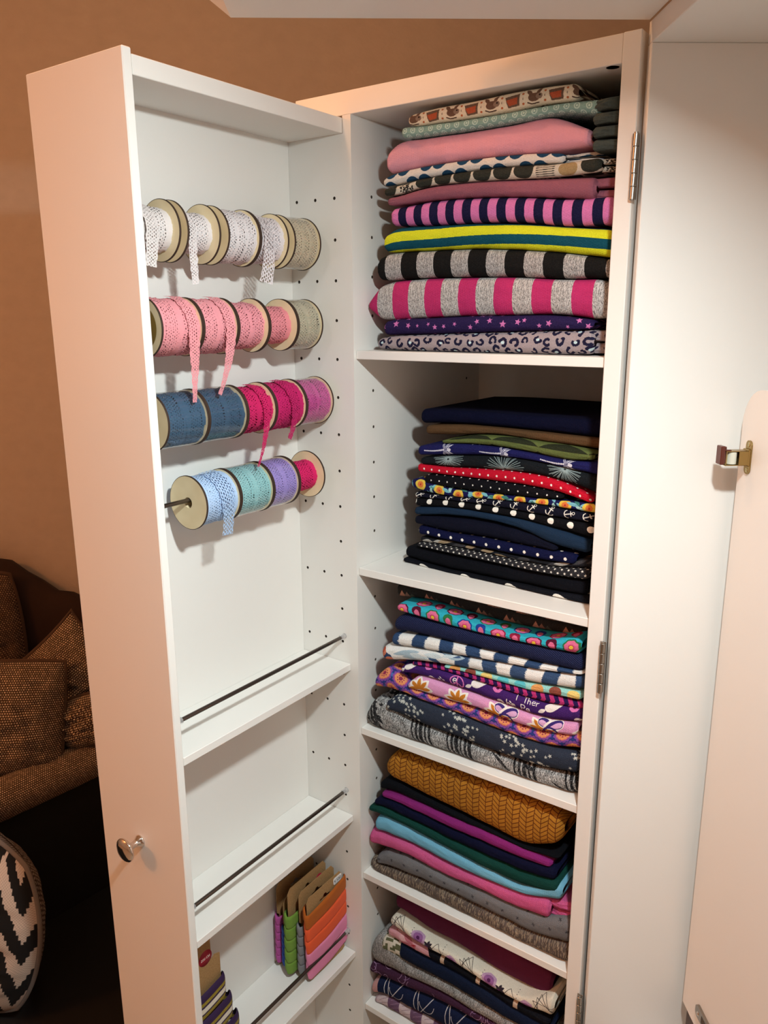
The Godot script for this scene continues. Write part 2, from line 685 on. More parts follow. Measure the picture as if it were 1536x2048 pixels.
func p_anchors() -> Material:
	var im := blank("0f1020")
	var c := Color("ece8de")
	var k := 0
	for x in range(30, TW, 74):
		for y in [62, 124, 190]:
			var r := rng.randf_range(-0.5, 0.5) + (0.9 if k % 3 == 1 else 0.0)
			var t := Transform2D(r, Vector2(x, y))
			stroke(im, [t * Vector2(0, -13), t * Vector2(0, 17)], 4, c)
			stroke(im, [t * Vector2(-9, -8), t * Vector2(9, -8)], 3.4, c)
			var cu := []
			for q in arc(0, 4, 16, 14, 0.2, PI - 0.2): cu.append(t * q)
			stroke(im, cu, 4, c)
			var rg := []
			for q in arc(0, -18, 5, 5, 0, TAU): rg.append(t * q)
			stroke(im, rg, 2.6, c)
			k += 1
	return cloth(im)

func p_camo() -> Material:
	var im := blank("1a1b20")
	for x in range(0, TW, 58):
		for y in range(10, TH, 40):
			var c: Color = [Color("9a8468"), Color("a9a69e"), Color("3b3a3d")][rng.randi() % 3]
			petal(im, x + rng.randf_range(-20, 20), y + rng.randf_range(-8, 8), rng.randf_range(-0.3, 0.3), rng.randf_range(50, 84), 20, c)
	return cloth(im)

func p_whiteshapes() -> Material:
	var im := blank("0e1017")
	for x in range(-10, TW, 205):
		for y in [70, 140, 210]:
			var o := 100 if y == 140 else 0
			petal(im, x + o, y - 8, 0.15, 62, 26, Color("e4e0d6"), 0.6)
			petal(im, x + o + 54, y + 8, -2.6, 44, 18, Color("e4e0d6"))
	return cloth(im)

func p_peach() -> Material:
	var im := blank("2b2826")
	for x in range(10, TW, 120):
		for y in [40, 92, 144, 196]:
			var o := 55 if (y / 52) % 2 else 0
			for k in 3:
				var ox := x + o + k * 24.0
				poly(im, PackedVector2Array([Vector2(ox, y + 16), Vector2(ox + 19, y - 18 + k * 5), Vector2(ox + 40, y + 17)]), [Color("b97f68"), Color("8a6252"), Color("4a4a40")][k])
	return cloth(im)

func p_turquoise() -> Material:
	var im := blank("2fa9bd")
	var ring := [Color("1d3d8a"), Color("8c1f3c"), Color("51132a"), Color("2b6d3e")]
	var k := 0
	for x in range(30, TW, 144):
		for y in [60, 132, 204]:
			var o := 72 if y != 132 else 0
			var c: Color = ring[(k + y / 60) % 4]
			flower(im, x + o, y, 34, 8, c, c, 0.3)
			flower(im, x + o, y, 28, 8, Color("d9698f"), Color("e2b53c"), 0.3)
			spot(im, x + o, y, 12, 12, Color("c23d68"))
			spot(im, x + o, y, 8, 8, Color("e8c33f"))
			petal(im, x + o + 62, y - 34, 1.3, 66, 42, c, 0.7)
			petal(im, x + o + 66, y - 16, 1.3, 44, 24, Color("d9698f"), 0.7)
		k += 1
	return cloth(im)

func brush_bar(im: Image, x: float, w: float, c: Color):
	for y in TH:
		var j := rng.randf_range(-3, 3)
		im.fill_rect(Rect2i(int(x + j + 5 * sin(y * 0.05 + x)), y, int(w + rng.randf_range(-3, 3)), 1), c)

func p_brush(start: int) -> Material:
	var im := blank("e4e2de")
	for x in range(start, TW, 124): brush_bar(im, x, 62, Color("2d4468"))
	return cloth(im)

func p_brush2() -> Material:
	var im := blank("dfdedb")
	for x in range(360, TW, 124): brush_bar(im, x, 62, Color("33496b"))
	for k in 15: petal(im, rng.randf_range(60, 330), rng.randf_range(70, 190), rng.randf_range(-0.5, 0.5), rng.randf_range(60, 130), 24, [Color("9fb3bf"), Color("c4cfd3"), Color("3d5478")][k % 3])
	for k in 6: spot(im, 12 + rng.randf_range(-12, 40), 128 + rng.randf_range(-60, 60), 20, 16, [Color("2c3f63"), Color("b8543f"), Color("cf7d62")][k % 3])
	return cloth(im)

func p_aqua() -> Material:
	var im := blank("93cfc8")
	var k := 0
	for x in range(20, TW, 70):
		for y in [40, 128, 216]:
			spot(im, x + (35 if y == 128 else 0), y, 24, 22, [Color("58b8c2"), Color("d99a5a"), Color("e3c877"), Color("58b8c2"), Color("8a4a3c")][k % 5])
			k += 1
	im.fill_rect(Rect2i(590, 0, 90, TH), Color("d3905c"))
	return cloth(im)

func p_chevron() -> Material:
	var im := blank("251447")
	for x in range(-60, TW, 36):
		poly(im, PackedVector2Array([Vector2(x, 90), Vector2(x + 18, 90), Vector2(x + 40, 128), Vector2(x + 18, 168), Vector2(x, 168), Vector2(x + 22, 128)]), Color("b2306f"))
	return cloth(im)

# a few letters as pen strokes on a 10 by 14 grid
func pen(im: Image, word: String, x: float, y: float, s: float, w: float, c: Color):
	var L := {
		"P": [[0, 14, 0, 0], [0, 0, 6, 0, 8, 3, 6, 7, 0, 7]], "e": [[0, 9, 7, 9, 6, 5, 2, 5, 0, 9, 2, 14, 7, 13]], "b": [[0, 0, 0, 14, 6, 14, 7, 10, 5, 7, 0, 8]],
		"I": [[3, 0, 3, 14]], "T": [[0, 0, 9, 0], [4, 0, 4, 14]], "h": [[0, 0, 0, 14], [0, 8, 4, 6, 6, 8, 6, 14]], "r": [[0, 6, 0, 14], [0, 9, 5, 6]], "o": [[3, 6, 0, 10, 3, 14, 6, 10, 3, 6]]}
	for ch in word:
		if L.has(ch):
			for s2 in L[ch]:
				var q := []
				for k in range(0, s2.size(), 2): q.append(Vector2(x + s2[k] * s, y + s2[k + 1] * s))
				stroke(im, q, w, c)
		x += 10 * s

func p_purple() -> Material:
	var im := blank("3c1d60")
	var c := Color("e6e0dc")
	var pk := Color("cf6fae")
	for x in [20, 330, 640, 900]:
		petal(im, x, 118, -0.4, 70, 34, c, 0.6)                     # a bird: body, wing, tail
		petal(im, x + 46, 112, -1.9, 40, 20, c)
		petal(im, x + 4, 120, 2.6, 34, 16, c)
		flower(im, x + 110, 96, 20, 7, pk, Color("5a1c50"))
		flower(im, x + 128, 152, 16, 5, c, Color("3c1d60"))
		for k in 5: petal(im, x + 150 + k * 7, 174 - k * 9, -2.4, 15, 6, c)
		for k in 5: petal(im, x + 150 + k * 7, 174 - k * 9, 0.4, 15, 6, c)
		flower(im, x + 60, 182, 22, 6, pk, c, 0.4)
	pen(im, "e", 250, 104, 2.2, 4, c)
	stroke(im, arc(268, 128, 30, 26, 0, TAU), 5, pk)                  # a peace ring
	stroke(im, [Vector2(268, 102), Vector2(268, 154)], 5, pk)
	stroke(im, [Vector2(248, 146), Vector2(268, 128), Vector2(288, 146)], 5, pk)
	pen(im, "be Pe", 486, 126, 2.0, 3.4, c)
	pen(im, "I Ther", 520, 92, 1.7, 3, c)
	pen(im, "or", 815, 112, 2.0, 3.2, c)
	return cloth(im)

func p_scrolls() -> Material:
	var im := blank("d493bd")
	var c := Color("e9e2dc")
	var pu := Color("38286e")
	for x in [0, 180, 360, 540, 720, 900]:
		var late: bool = x >= 360
		for a in [-0.2, -0.9, -1.6, -2.3, -2.95]: petal(im, x + 60, 150, a, 66, 36, c, 0.9)
		for a in [-0.2, -0.9, -1.6, -2.3, -2.95]: petal(im, x + 60, 148, a, 52, 17, Color("c07628"), 1.2)
		if late:
			for s in [-1, 1]:
				petal(im, x + 90 + s * 50, 100, 1.2 * s + PI / 2, 84, 52, c, 0.6)
				petal(im, x + 90 + s * 48, 104, 1.2 * s + PI / 2, 70, 38, pu, 0.6)
				petal(im, x + 90 + s * 46, 110, 1.2 * s + PI / 2, 52, 22, Color("cfa3cc"), 0.6)
			stroke(im, arc(x + 90, 150, 26, 22, 0, TAU), 9, pu)
			spot(im, x + 90, 150, 9, 9, Color("9e3d74"))
	return cloth(im)

func p_medallions() -> Material:
	var im := blank("2a3578")
	var k := 0
	for x in range(10, TW, 80):
		for y in [30, 96, 162, 228]:
			var o := 40 if (y / 66) % 2 else 0
			flower(im, x + o, y, 40, 14, Color("7d4a98"), Color("7d4a98"))
			spot(im, x + o, y, 30, 29, Color("b0547c"))
			flower(im, x + o, y, 28, 12, Color("d98d5e"), Color("8c2f4c"))
			for a in 8: spot(im, x + o + cos(a * 0.785) * 14, y + sin(a * 0.785) * 14, 3, 3, Color("93324f"))
			spot(im, x + o + 40, y, 6, 9, Color("3f67a8"))
			k += 1
	return cloth(im)

func p_animalknit() -> Material:
	var im := blank("8a8a88")
	im.blend_rect(grain_heather, Rect2i(0, 0, TW, TH), Vector2i.ZERO)
	var d := Color("141416")
	for q in [[20, 90, 3], [250, 130, 5], [420, 128, 6], [720, 120, 5], [930, 140, 4]]:
		for k in q[2]:
			var x: float = q[0] + k * 21.0
			stroke(im, [Vector2(x - 36, 20), Vector2(x - 8, 80 + k * 3), Vector2(x + 4, 140), Vector2(x + 40, 235)], 8 + (k % 3) * 4, d)
	for k in 26: petal(im, rng.randf() * TW, rng.randf() * TH, rng.randf_range(-0.5, 0.9), rng.randf_range(50, 120), rng.randf_range(9, 20), d)
	for k in 30: spot(im, rng.randf() * 90, rng.randf() * TH, 9, 7, d)
	return cloth(im, 2)

func p_weave() -> Material:
	var im := blank("5e2f12")
	for i in range(-1, TW / 30 + 1):
		var x := i * 30.0
		var s := 1 if i % 2 == 0 else -1
		for y in range(-40, TH + 40, 20):
			var o := 10.0 if i % 4 > 1 else 0.0
			poly(im, PackedVector2Array([Vector2(x, y + o - s * 9), Vector2(x + 27, y + o + s * 9), Vector2(x + 27, y + o + s * 9 + 16), Vector2(x, y + o - s * 9 + 16)]), Color("b07626").darkened(rng.randf() * 0.08))
	return cloth(im)

func p_marks() -> Material:
	var im := blank("6d6d70")
	for x in range(20, TW, 70):
		for y in [30, 76, 122, 168, 214]:
			var ox := x + (35 if (y / 46) % 2 else 0)
			for k in 3:
				var a := k * 1.05 + rng.randf()
				stroke(im, [Vector2(ox - 7 * cos(a), y - 7 * sin(a)), Vector2(ox + 7 * cos(a), y + 7 * sin(a))], 2, Color("35363c"))
	return cloth(im, 1)

func p_streak() -> Material:
	var im := blank("5d5149")
	for x in range(0, TW, 4):
		for y in range(0, TH, 16):
			im.fill_rect(Rect2i(x + rng.randi() % 3, y + rng.randi() % 9, 2, 6 + rng.randi() % 22), [Color("8d7c68"), Color("483e39"), Color("a08f79"), Color("54494a")][rng.randi() % 4])
	return cloth(im)

func p_roses() -> Material:
	var im := blank("dcd5c4")
	var ln := Color("4a4442")
	for x in [-10, 350, 700]:
		for k in 4: stroke(im, [Vector2(x + 10 + k * 22, 190), Vector2(x + 60 - k * 14, 60 + k * 16), Vector2(x + 110, 176 - k * 14)], 2, ln)
		stroke(im, [Vector2(x + 236, 140), Vector2(x + 262, 96), Vector2(x + 290, 138), Vector2(x + 236, 140)], 2, ln)
		for k in 6: spot(im, x + 130, 86 + k * 15, 1.6, 3, ln)
		for k in 6: spot(im, x + 296, 80 + k * 15, 1.6, 3, ln)
		for ro in [[166, 116, 36], [340, 150, 34], [190, 200, 26]]:
			flower(im, x + ro[0], ro[1], ro[2], 6, Color("b592b3"), Color("7a3d74"), 0.3)
			flower(im, x + ro[0], ro[1], ro[2] * 0.66, 5, Color("8f5c92"), Color("5a2358"), 0.8)
			spot(im, x + ro[0], ro[1], 8, 8, Color("4d2150"))
			for a in [0.4, 1.3, 2.5]: petal(im, x + ro[0] + cos(a) * ro[2], ro[1] + sin(a) * ro[2], a, 24, 12, Color("4c5350"))
		for a in [0.2, 1.4, 2.4, 3.6, 4.8, 5.5]: petal(im, x + 220, 128, a, 24, 12, [Color("2e2630"), Color("5d2f5f")][int(a * 3) % 2])
	return cloth(im)

func p_blush() -> Material:
	var im := blank("101219")
	im.fill_rect(Rect2i(0, 0, 190, TH), Color("cf97a0"))
	for k in 12: petal(im, rng.randf_range(0, 160), rng.randf_range(40, 220), rng.randf_range(-0.7, 0.7), rng.randf_range(40, 80), 28, [Color("dcaeb2"), Color("b86a77"), Color("a8323f")][k % 3])
	spot(im, 196, 150, 40, 60, Color("cf97a0"))
	for x in [290, 470, 650, 830]: im.fill_rect(Rect2i(x, 0, 20, TH), Color("c9b09a"))
	return cloth(im)

func p_pixels() -> Material:
	var im := blank("121c34")
	im.fill_rect(Rect2i(0, 0, 110, TH), Color("d8d6c6"))
	for x in range(0, 110, 14):
		for y in range(0, TH, 14):
			if rng.randf() < 0.45: im.fill_rect(Rect2i(x, y, 14, 14), Color("5f6448"))
	for x in range(110, TW, 40): im.fill_rect(Rect2i(x, 168, 34, 8), Color("4f543e"))
	return cloth(im)

func p_swirl() -> Material:
	var im := blank("3e2238")
	for k in 110:
		var x := rng.randf() * TW
		var y := rng.randf() * TH
		var r := rng.randf_range(8, 30)
		var a := rng.randf() * TAU
		stroke(im, arc(x, y, r, r, a, a + rng.randf_range(2, 5)), 2.4, [Color("8d6a92"), Color("a78aab")][k % 2])
	return cloth(im)

func p_loops() -> Material:
	var im := blank("16203f")
	var c := Color("cfccd0")
	im.fill_rect(Rect2i(0, 0, 40, TH), Color("c49493"))
	for x in range(70, TW, 170):
		stroke(im, arc(x, 128, 34, 110, -1.4, 1.4), 4, c)
		stroke(im, arc(x + 70, 128, 60, 120, 1.8, 4.4), 4, c)
		stroke(im, [Vector2(x + 20, 210), Vector2(x + 110, 70)], 4, c)
		stroke(im, arc(x + 80, 100, 40, 60, 0.2, 3.0), 3.4, c)
	return cloth(im)

func p_veins() -> Material:
	var im := blank("b59fa6")
	for x in range(0, TW, 128):
		for s in 2:
			var ox := x + s * 64.0
			var c := Color("6a4d66") if s else Color("c9b6ba")
			poly(im, PackedVector2Array([Vector2(ox, 0), Vector2(ox + 64, 0), Vector2(ox + 104, TH), Vector2(ox + 40, TH)]), c)
			for k in 14: stroke(im, [Vector2(ox + 20 + k * 2.4, k * 20), Vector2(ox + 64 + k * 2.4, k * 20 - 24)], 2, Color("93748c") if s else Color("8f7a85"))
	return cloth(im)

# ==================================================================== the room
func room():
	# slabs with thickness, in the room's own axes: x = q (towards the large cupboard's back), z = p (towards the viewer)
	var slabs := [["floor", Vector3(-3.1, -0.1, -1.08), Vector3(1.3, 0.0, 3.1), M.floor], ["ceiling", Vector3(-3.1, 2.6, -1.08), Vector3(1.3, 2.7, 3.1), M.paint],
		["wall_back", Vector3(-3.1, 0, -1.08), Vector3(1.3, 2.6, -0.98), M.wall], ["wall_front", Vector3(-3.1, 0, 3.0), Vector3(1.3, 2.6, 3.1), M.wall_pale],
		["wall_left", Vector3(-3.1, 0, -0.98), Vector3(-3.0, 2.6, 3.0), M.wall_pale], ["wall_right", Vector3(1.2, 0, -0.98), Vector3(1.3, 2.6, 3.0), M.wall_pale]]
	for s in slabs:
		var o := board(s[0], s[1], s[2], s[3], null, 0.0)
		o.rotation.y = ROOM
		tag(o, {"floor": "pale wooden floor, mostly out of the picture", "ceiling": "pale ceiling", "wall_back": "tan painted wall behind the cupboard and the sofa"}.get(s[0], "pale painted wall of the room"), "", "", "structure")

	var rug := board("rug", Vector3(-1.95, 0.0, -0.95), Vector3(-0.40, 0.012, 0.45), M.rug, null, 0.004)
	rug.rotation.y = ROOM
	tag(rug, "flat black rug under the sofa and the zigzag cushion", "rug")

# ==================================================================== the shallow unit with the ribbon spools
# inner right face at z = 0, open side at x = 0, back at x = -0.118, knob side at z = 0.42
func holed_panel(st: SurfaceTool, u0: float, u1: float, v0: float, v1: float, holes: Array, put: Callable, out: Vector3):
	var us := [u0, u1]
	var vs := [v0, v1]
	var c := 0.0055
	for h in holes:
		for k in [-c, c]:
			if not us.has(snappedf(h.x + k, 0.0001)): us.append(snappedf(h.x + k, 0.0001))
			if not vs.has(snappedf(h.y + k, 0.0001)): vs.append(snappedf(h.y + k, 0.0001))
	us.sort()
	vs.sort()
	for i in us.size() - 1:
		for j in vs.size() - 1:
			var mid := Vector2((us[i] + us[i + 1]) / 2, (vs[j] + vs[j + 1]) / 2)
			var at = null
			for h in holes:
				if mid.distance_to(h) < 0.003: at = h
			if at == null:
				face(st, put.call(us[i], vs[j], 0.0), put.call(us[i + 1], vs[j], 0.0), put.call(us[i + 1], vs[j + 1], 0.0), put.call(us[i], vs[j + 1], 0.0), out)
				continue
			var n := 16
			for k in n:
				var p := []
				for a in [TAU * k / n, TAU * (k + 1) / n]:
					var d := Vector2(cos(a), sin(a))
					var e: Vector2 = d / maxf(absf(d.x), absf(d.y)) * c
					p.append([at + e, at + d * 0.0027])
				face(st, put.call(p[0][0].x, p[0][0].y, 0.0), put.call(p[1][0].x, p[1][0].y, 0.0), put.call(p[1][1].x, p[1][1].y, 0.0), put.call(p[0][1].x, p[0][1].y, 0.0), out)

func hole_cups(st: SurfaceTool, holes: Array, put: Callable):        # the drilled walls and floors
	for h in holes:
		var rows := [[], [], []]
		for k in 17:
			var a := TAU * k / 16
			var x: float = h.x + 0.0027 * cos(a)
			var y: float = h.y + 0.0027 * sin(a)
			rows[0].append(put.call(x, y, 0.0))
			rows[1].append(put.call(x, y, -0.009))
			rows[2].append(put.call(h.x, h.y, -0.009))
		grid(st, rows)

func ribbon_unit():
	var t := thing("fold_out_cupboard", "tall shallow white cupboard unit swung open at left, with lace rails and a chrome knob", "cupboard")
	board("end_panel", Vector3(-0.206, 0.02, 0.4062), Vector3(0, 1.9634, 0.42), M.white, t, 0.0015)
	board("back_panel", Vector3(-0.124, 0.02, 0.0), Vector3(-0.118, 1.945, 0.4062), M.white, t)
	board("outer_back_panel", Vector3(-0.206, 0.02, -0.014), Vector3(-0.200, 1.955, 0.4062), M.white, t)
	board("top_panel", Vector3(-0.200, 1.9334, 0.0), Vector3(0, 1.9566, 0.4062), M.white, t)
	var st := begin()                                                 # side panel with rows of shelf-pin holes
	var holes := []
	for k in 26:
		var y := 1.8365 - 0.06575 * k
		holes.append(Vector2(-0.0195, y))
		if k % 2 == 0:
			holes.append(Vector2(-0.061, y))
			holes.append(Vector2(-0.1025, y))
	var put := func(u, v, d): return Vector3(u, v, d)
	holed_panel(st, -0.2, 0.0, 0.02, 1.9334, holes, put, Vector3(0, 0, 1))
	face(st, Vector3(-0.2, 0.02, -0.014), Vector3(0, 0.02, -0.014), Vector3(0, 1.9334, -0.014), Vector3(-0.2, 1.9334, -0.014), Vector3(0, 0, -1))
	face(st, Vector3(0, 0.02, -0.014), Vector3(0, 0.02, 0), Vector3(0, 1.9334, 0), Vector3(0, 1.9334, -0.014), Vector3(1, 0, 0))
	face(st, Vector3(-0.2, 1.9334, -0.014), Vector3(0, 1.9334, -0.014), Vector3(0, 1.9334, 0), Vector3(-0.2, 1.9334, 0), Vector3(0, 1, 0))
	var sp := place("side_panel", done(st), M.white, t)
	st = begin()
	hole_cups(st, holes, put)
	place("shelf_pin_holes", done(st), M.hole, sp)
	for y in [1.0065, 0.6795, 0.3545, 0.03]:
		board("shelf", Vector3(-0.118, y - 0.0135, 0.0005), Vector3(-0.001, y, 0.4057), M.white, t)
	for q in [[-0.06, 1.7675], [-0.06, 1.6375], [-0.06, 1.5065], [-0.06, 1.3775], [-0.0150, 1.0597], [-0.0172, 0.7303], [-0.0192, 0.3985]]:
		st = begin(true)
		rod(st, Vector3(q[0], q[1], 0.004), Vector3(q[0], q[1], 0.4055), 0.0034)
		var r := place("rail", done(st), M.rod, t)
		for z in [0.0, 0.3936]:
			st = begin(true)
			lathe(st, [Vector2(0, 0.0), Vector2(0.0052, 0.0), Vector2(0.0052, 0.0115), Vector2(0.0042, 0.0125), Vector2(0, 0.0125)], 18, Vector3(q[0], q[1], z + 0.0002))
			place("rail_socket", done(st), M.clear, r)
	# the chrome knob
	st = begin(true)
	var kn := [[0, 0], [0.0105, 0], [0.0105, 0.0015], [0.0095, 0.003], [0.0065, 0.008], [0.0052, 0.013], [0.006, 0.019], [0.011, 0.023], [0.017, 0.0255], [0.0196, 0.0275], [0.0202, 0.0295], [0.0194, 0.0315], [0.016, 0.0335], [0.010, 0.035], [0.004, 0.0356], [0, 0.0357]]
	var pf := []
	for q in kn: pf.append(Vector2(q[0], q[1]))
	lathe(st, pf, 48, Vector3(-0.106, 0.829, 0.42))
	var k := place("knob", done(st), M.chrome, t)
	tag(k, "shiny chrome knob")

# ==================================================================== the unit with the folded fabrics
func hinge(parent: Node, at: Vector3, y0: float, y1: float):
	var n := 5
	var st := begin()
	box(st, Vector3(at.x - 0.0052, y0, at.z - 0.0045), Vector3(at.x - 0.001, y1, at.z - 0.0035), 0.0003)
	box(st, Vector3(at.x + 0.001, y0, at.z - 0.0045), Vector3(at.x + 0.004, y1, at.z - 0.0035), 0.0003)
	var h := place("hinge", done(st), M.steel, parent)
	for k in n:
		st = begin(true)
		var a := lerpf(y0, y1, k / float(n))
		var b := lerpf(y0, y1, (k + 1) / float(n)) - 0.0009
		rod(st, Vector3(at.x, a, at.z), Vector3(at.x, b, at.z), 0.0042)
		place("knuckle", done(st), M.steel, h)
	st = begin(true)
	rod(st, Vector3(at.x, y0 - 0.001, at.z), Vector3(at.x, y1 + 0.001, at.z), 0.0026)
	place("pin", done(st), M.steel, h)

func fabric_unit():
	var t := thing("fabric_cupboard", "tall white cupboard unit with five visible shelves stacked with folded fabrics", "cupboard")
	var st := begin()
	var holes := []
	for k in 24:
		holes.append(Vector2(-0.0547, 1.8412 - 0.06475 * k))
		holes.append(Vector2(-0.386, 1.8412 - 0.06475 * k))
	var put := func(u, v, d): return Vector3(0.0168 + d, v, u)
	holed_panel(st, -0.44, 0.0, 0.02, 1.9600, holes, put, Vector3(1, 0, 0))
	face(st, Vector3(0.0, 0.02, 0), Vector3(0.0168, 0.02, 0), Vector3(0.0168, 1.96, 0), Vector3(0.0, 1.96, 0), Vector3(0, 0, 1))
	face(st, Vector3(0.0, 0.02, 0), Vector3(0.0, 1.96, 0), Vector3(0.0, 1.96, -0.44), Vector3(0.0, 0.02, -0.44), Vector3(-1, 0, 0))
	var sp := place("side_panel", done(st), M.white, t)
	st = begin()
	hole_cups(st, holes, put)
	place("shelf_pin_holes", done(st), M.hole, sp)
	board("side_panel", Vector3(0.4579, 0.02, -0.44), Vector3(0.482, 1.9955, 0.0), M.white, t, 0.001)
	board("top_panel", Vector3(-0.10, 1.9600, -0.452), Vector3(0.4575, 1.9952, -0.0012), M.white, t)
	board("back_panel", Vector3(0.0, 0.02, -0.452), Vector3(0.482, 1.96, -0.44), M.white, t)
	for y in [1.589, 1.199, 0.876, 0.5515, 0.227]:
		board("shelf", Vector3(0.0172, y - 0.0142, -0.4395), Vector3(0.4576, y, -0.006), M.white, t)
	st = begin(true)                                                  # cap over a screw in the top panel
	lathe(st, [Vector2(0, 0), Vector2(0.0085, 0), Vector2(0.0085, -0.0012), Vector2(0, -0.0013)], 24)
	var c := place("screw_cap", done(st), mat(Color(0.36, 0.25, 0.2), 0.6), t)
	c.position = Vector3(0.4415, 1.9600, -0.012)
	c.rotation.x = -PI / 2
	c.scale.z = -1.0
	for y in [[1.793, 1.8738], [1.0896, 1.1713], [0.45, 0.5291]]:
		hinge(t, Vector3(0.4845, 0, 0.0052), y[0], y[1])

# ==================================================================== the large cupboard on the right, in the room's axes
func large_cupboard():
	var t := thing("large_cupboard", "large white open cupboard on the right, its inner side panel filling the right edge", "cupboard", Vector3.ZERO, ROOM)
	board("side_panel", Vector3(0.3928, 0.02, 0.2876), Vector3(0.95, 1.9774, 0.3016), M.white, t, 0.001)
	board("top_panel", Vector3(0.3928, 1.9774, 0.2876), Vector3(0.95, 2.0045, 1.75), M.white, t, 0.001)
	board("back_panel", Vector3(0.95, 0.02, 0.2876), Vector3(0.962, 2.0045, 1.75), M.white, t)
	board("side_panel", Vector3(0.3928, 0.02, 1.736), Vector3(0.95, 1.9774, 1.75), M.white, t, 0.001)
	board("bottom_shelf", Vector3(0.45, 0.40, 0.3020), Vector3(0.95, 0.42, 1.7355), M.white, t)
	# the panel jutting out at the top: white below, with a slanted tan end
	var st := begin()
	var prof := PackedVector2Array([Vector2(0.3905, 2.0046), Vector2(-0.130, 2.0046), Vector2(-0.1745, 2.0386), Vector2(0.3905, 2.0386)])
	prism(st, prof, 0.2941, 1.05)
	var o := place("overhead_panel", done(st), M.white, null)
	o.rotation.y = ROOM
	tag(o, "white overhead panel jutting out at the top of the picture, with a slanted left end", "panel")
	# the worktop, folded up inside the cupboard
	var w := thing("folding_worktop", "pale worktop folded upright inside the large cupboard, with a sprung latch on its edge", "worktop", Vector3.ZERO, ROOM)
	var pts := PackedVector2Array([Vector2(0.3216, 0.536), Vector2(1.35, 0.536), Vector2(1.35, 1.551)])
	for k in 9:
		var a := PI / 2 + PI / 2 * k / 8.0
		pts.append(Vector2(0.3696 + 0.048 * cos(a), 1.503 + 0.048 * sin(a)))
	st = begin()
	# outline (p, y) pushed back along q
	var xf := Transform3D(Basis(Vector3(0, 0, 1), Vector3(0, 1, 0), Vector3(1, 0, 0)), Vector3.ZERO)
	prism(st, pts, 0.0, 0.016, xf)
	var lean := Node3D.new()
	var bd := place("board", done(st), M.white, w)
	bd.position = Vector3(0.5478, 0, 0)
	lean.free()
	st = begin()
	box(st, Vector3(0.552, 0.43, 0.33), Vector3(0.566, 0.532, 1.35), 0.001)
	place("gap_shade_strip", done(st), mat(Color(0.27, 0.19, 0.15), 0.5), w)  # dark brown strip standing in for the shade in the gap below the board
	var q0 := 0.5478
	# latch: base plate, arm, roller, hook
	var l := place("latch", plate(st_round(0.016, 0.046, 0.007), 0.0016, [Vector2(0, 0.0175), Vector2(0, -0.0175), Vector2(0, 0.001)]), M.brass, w)
	l.transform = Transform3D(Basis(Vector3(0, 0, 1), Vector3(0, 1, 0), Vector3(-1, 0, 0)), Vector3(q0 - 0.0002, 1.459, 0.349))
	tag(l, "yellowed metal spring latch")
	st = begin()
	box(st, Vector3(-0.0085, -0.0115, 0.0012), Vector3(0.0078, 0.0115, 0.0050), 0.0008)
	place("raised_plate", done(st), M.brass, l)
	st = begin()                                                      # two cheeks standing out from the plate, joined by a web at their foot
	box(st, Vector3(-0.0070, 0.0088, 0.004), Vector3(0.0078, 0.0100, 0.035), 0.0003)
	box(st, Vector3(-0.0070, -0.0102, 0.004), Vector3(0.0078, -0.0090, 0.035), 0.0003)
	box(st, Vector3(0.0066, -0.0102, 0.004), Vector3(0.0078, 0.0100, 0.0170), 0.0003)
	box(st, Vector3(-0.0070, -0.0102, 0.004), Vector3(-0.0058, 0.0100, 0.035), 0.0003)
	place("arm", done(st), M.brass, l)
	st = begin(true)
	rod(st, Vector3(0.0005, -0.0085, 0.0240), Vector3(0.0005, 0.0083, 0.0240), 0.0066)
	place("roller", done(st), M.nylon, l)
	st = begin(true)
	rod(st, Vector3(0.001, -0.0112, 0.0315), Vector3(0.001, 0.0112, 0.0315), 0.0016)
	place("pin", done(st), M.screw, l)
	st = begin()                                                      # bent hook at the tip
	box(st, Vector3(-0.0060, -0.0085, 0.0365), Vector3(0.0085, 0.0165, 0.0425), 0.0008)
	box(st, Vector3(-0.0060, -0.0080, 0.0320), Vector3(0.0020, 0.0150, 0.0368), 0.0005)
	box(st, Vector3(0.0020, 0.0102, 0.0280), Vector3(0.0078, 0.0116, 0.0368), 0.0003)
	place("hook", done(st), M.copper, l)
	for y in [0.0175, -0.0175]:
		st = begin(true)
		lathe(st, [Vector2(0, 0.0022), Vector2(0.0012, 0.0018), Vector2(0.0024, 0.0024), Vector2(0.0034, 0.0018), Vector2(0.0036, 0.0008)], 16, Vector3(0, y, 0))
		place("screw", done(st), M.screw, l)
	st = begin(true)
	lathe(st, [Vector2(0, 0.0066), Vector2(0.0014, 0.0064), Vector2(0.002, 0.0050)], 12, Vector3(-0.0055, 0.0, 0))
	place("rivet", done(st), M.screw, l)
	# steel stay along the bottom
	var s := place("stay_bracket", plate(st_round(0.24, 0.021, 0.008), 0.004, []), M.steel, w)
	s.transform = Transform3D(Basis(Vector3(0, 0, 1), Vector3(0, 1, 0), Vector3(-1, 0, 0)), Vector3(q0 - 0.0002, 0.577, 0.494))
	st = begin(true)
	lathe(st, [Vector2(0, 0.0056), Vector2(0.0025, 0.0052), Vector2(0.0035, 0.0040)], 16, Vector3(-0.110, -0.002, 0))
	place("screw", done(st), M.chrome, s)
	st = begin()
	box(st, Vector3(-0.098, -0.006, 0.0035), Vector3(-0.02, 0.006, 0.0046), 0.0003)
	place("slot", done(st), M.hole, s)

func st_round(w: float, h: float, r: float) -> PackedVector2Array: return rounded(w, h, r)

func plate(pts: PackedVector2Array, thick: float, _screws: Array) -> ArrayMesh:
	var st := begin()
	prism(st, pts, 0.0, thick)
	return done(st)

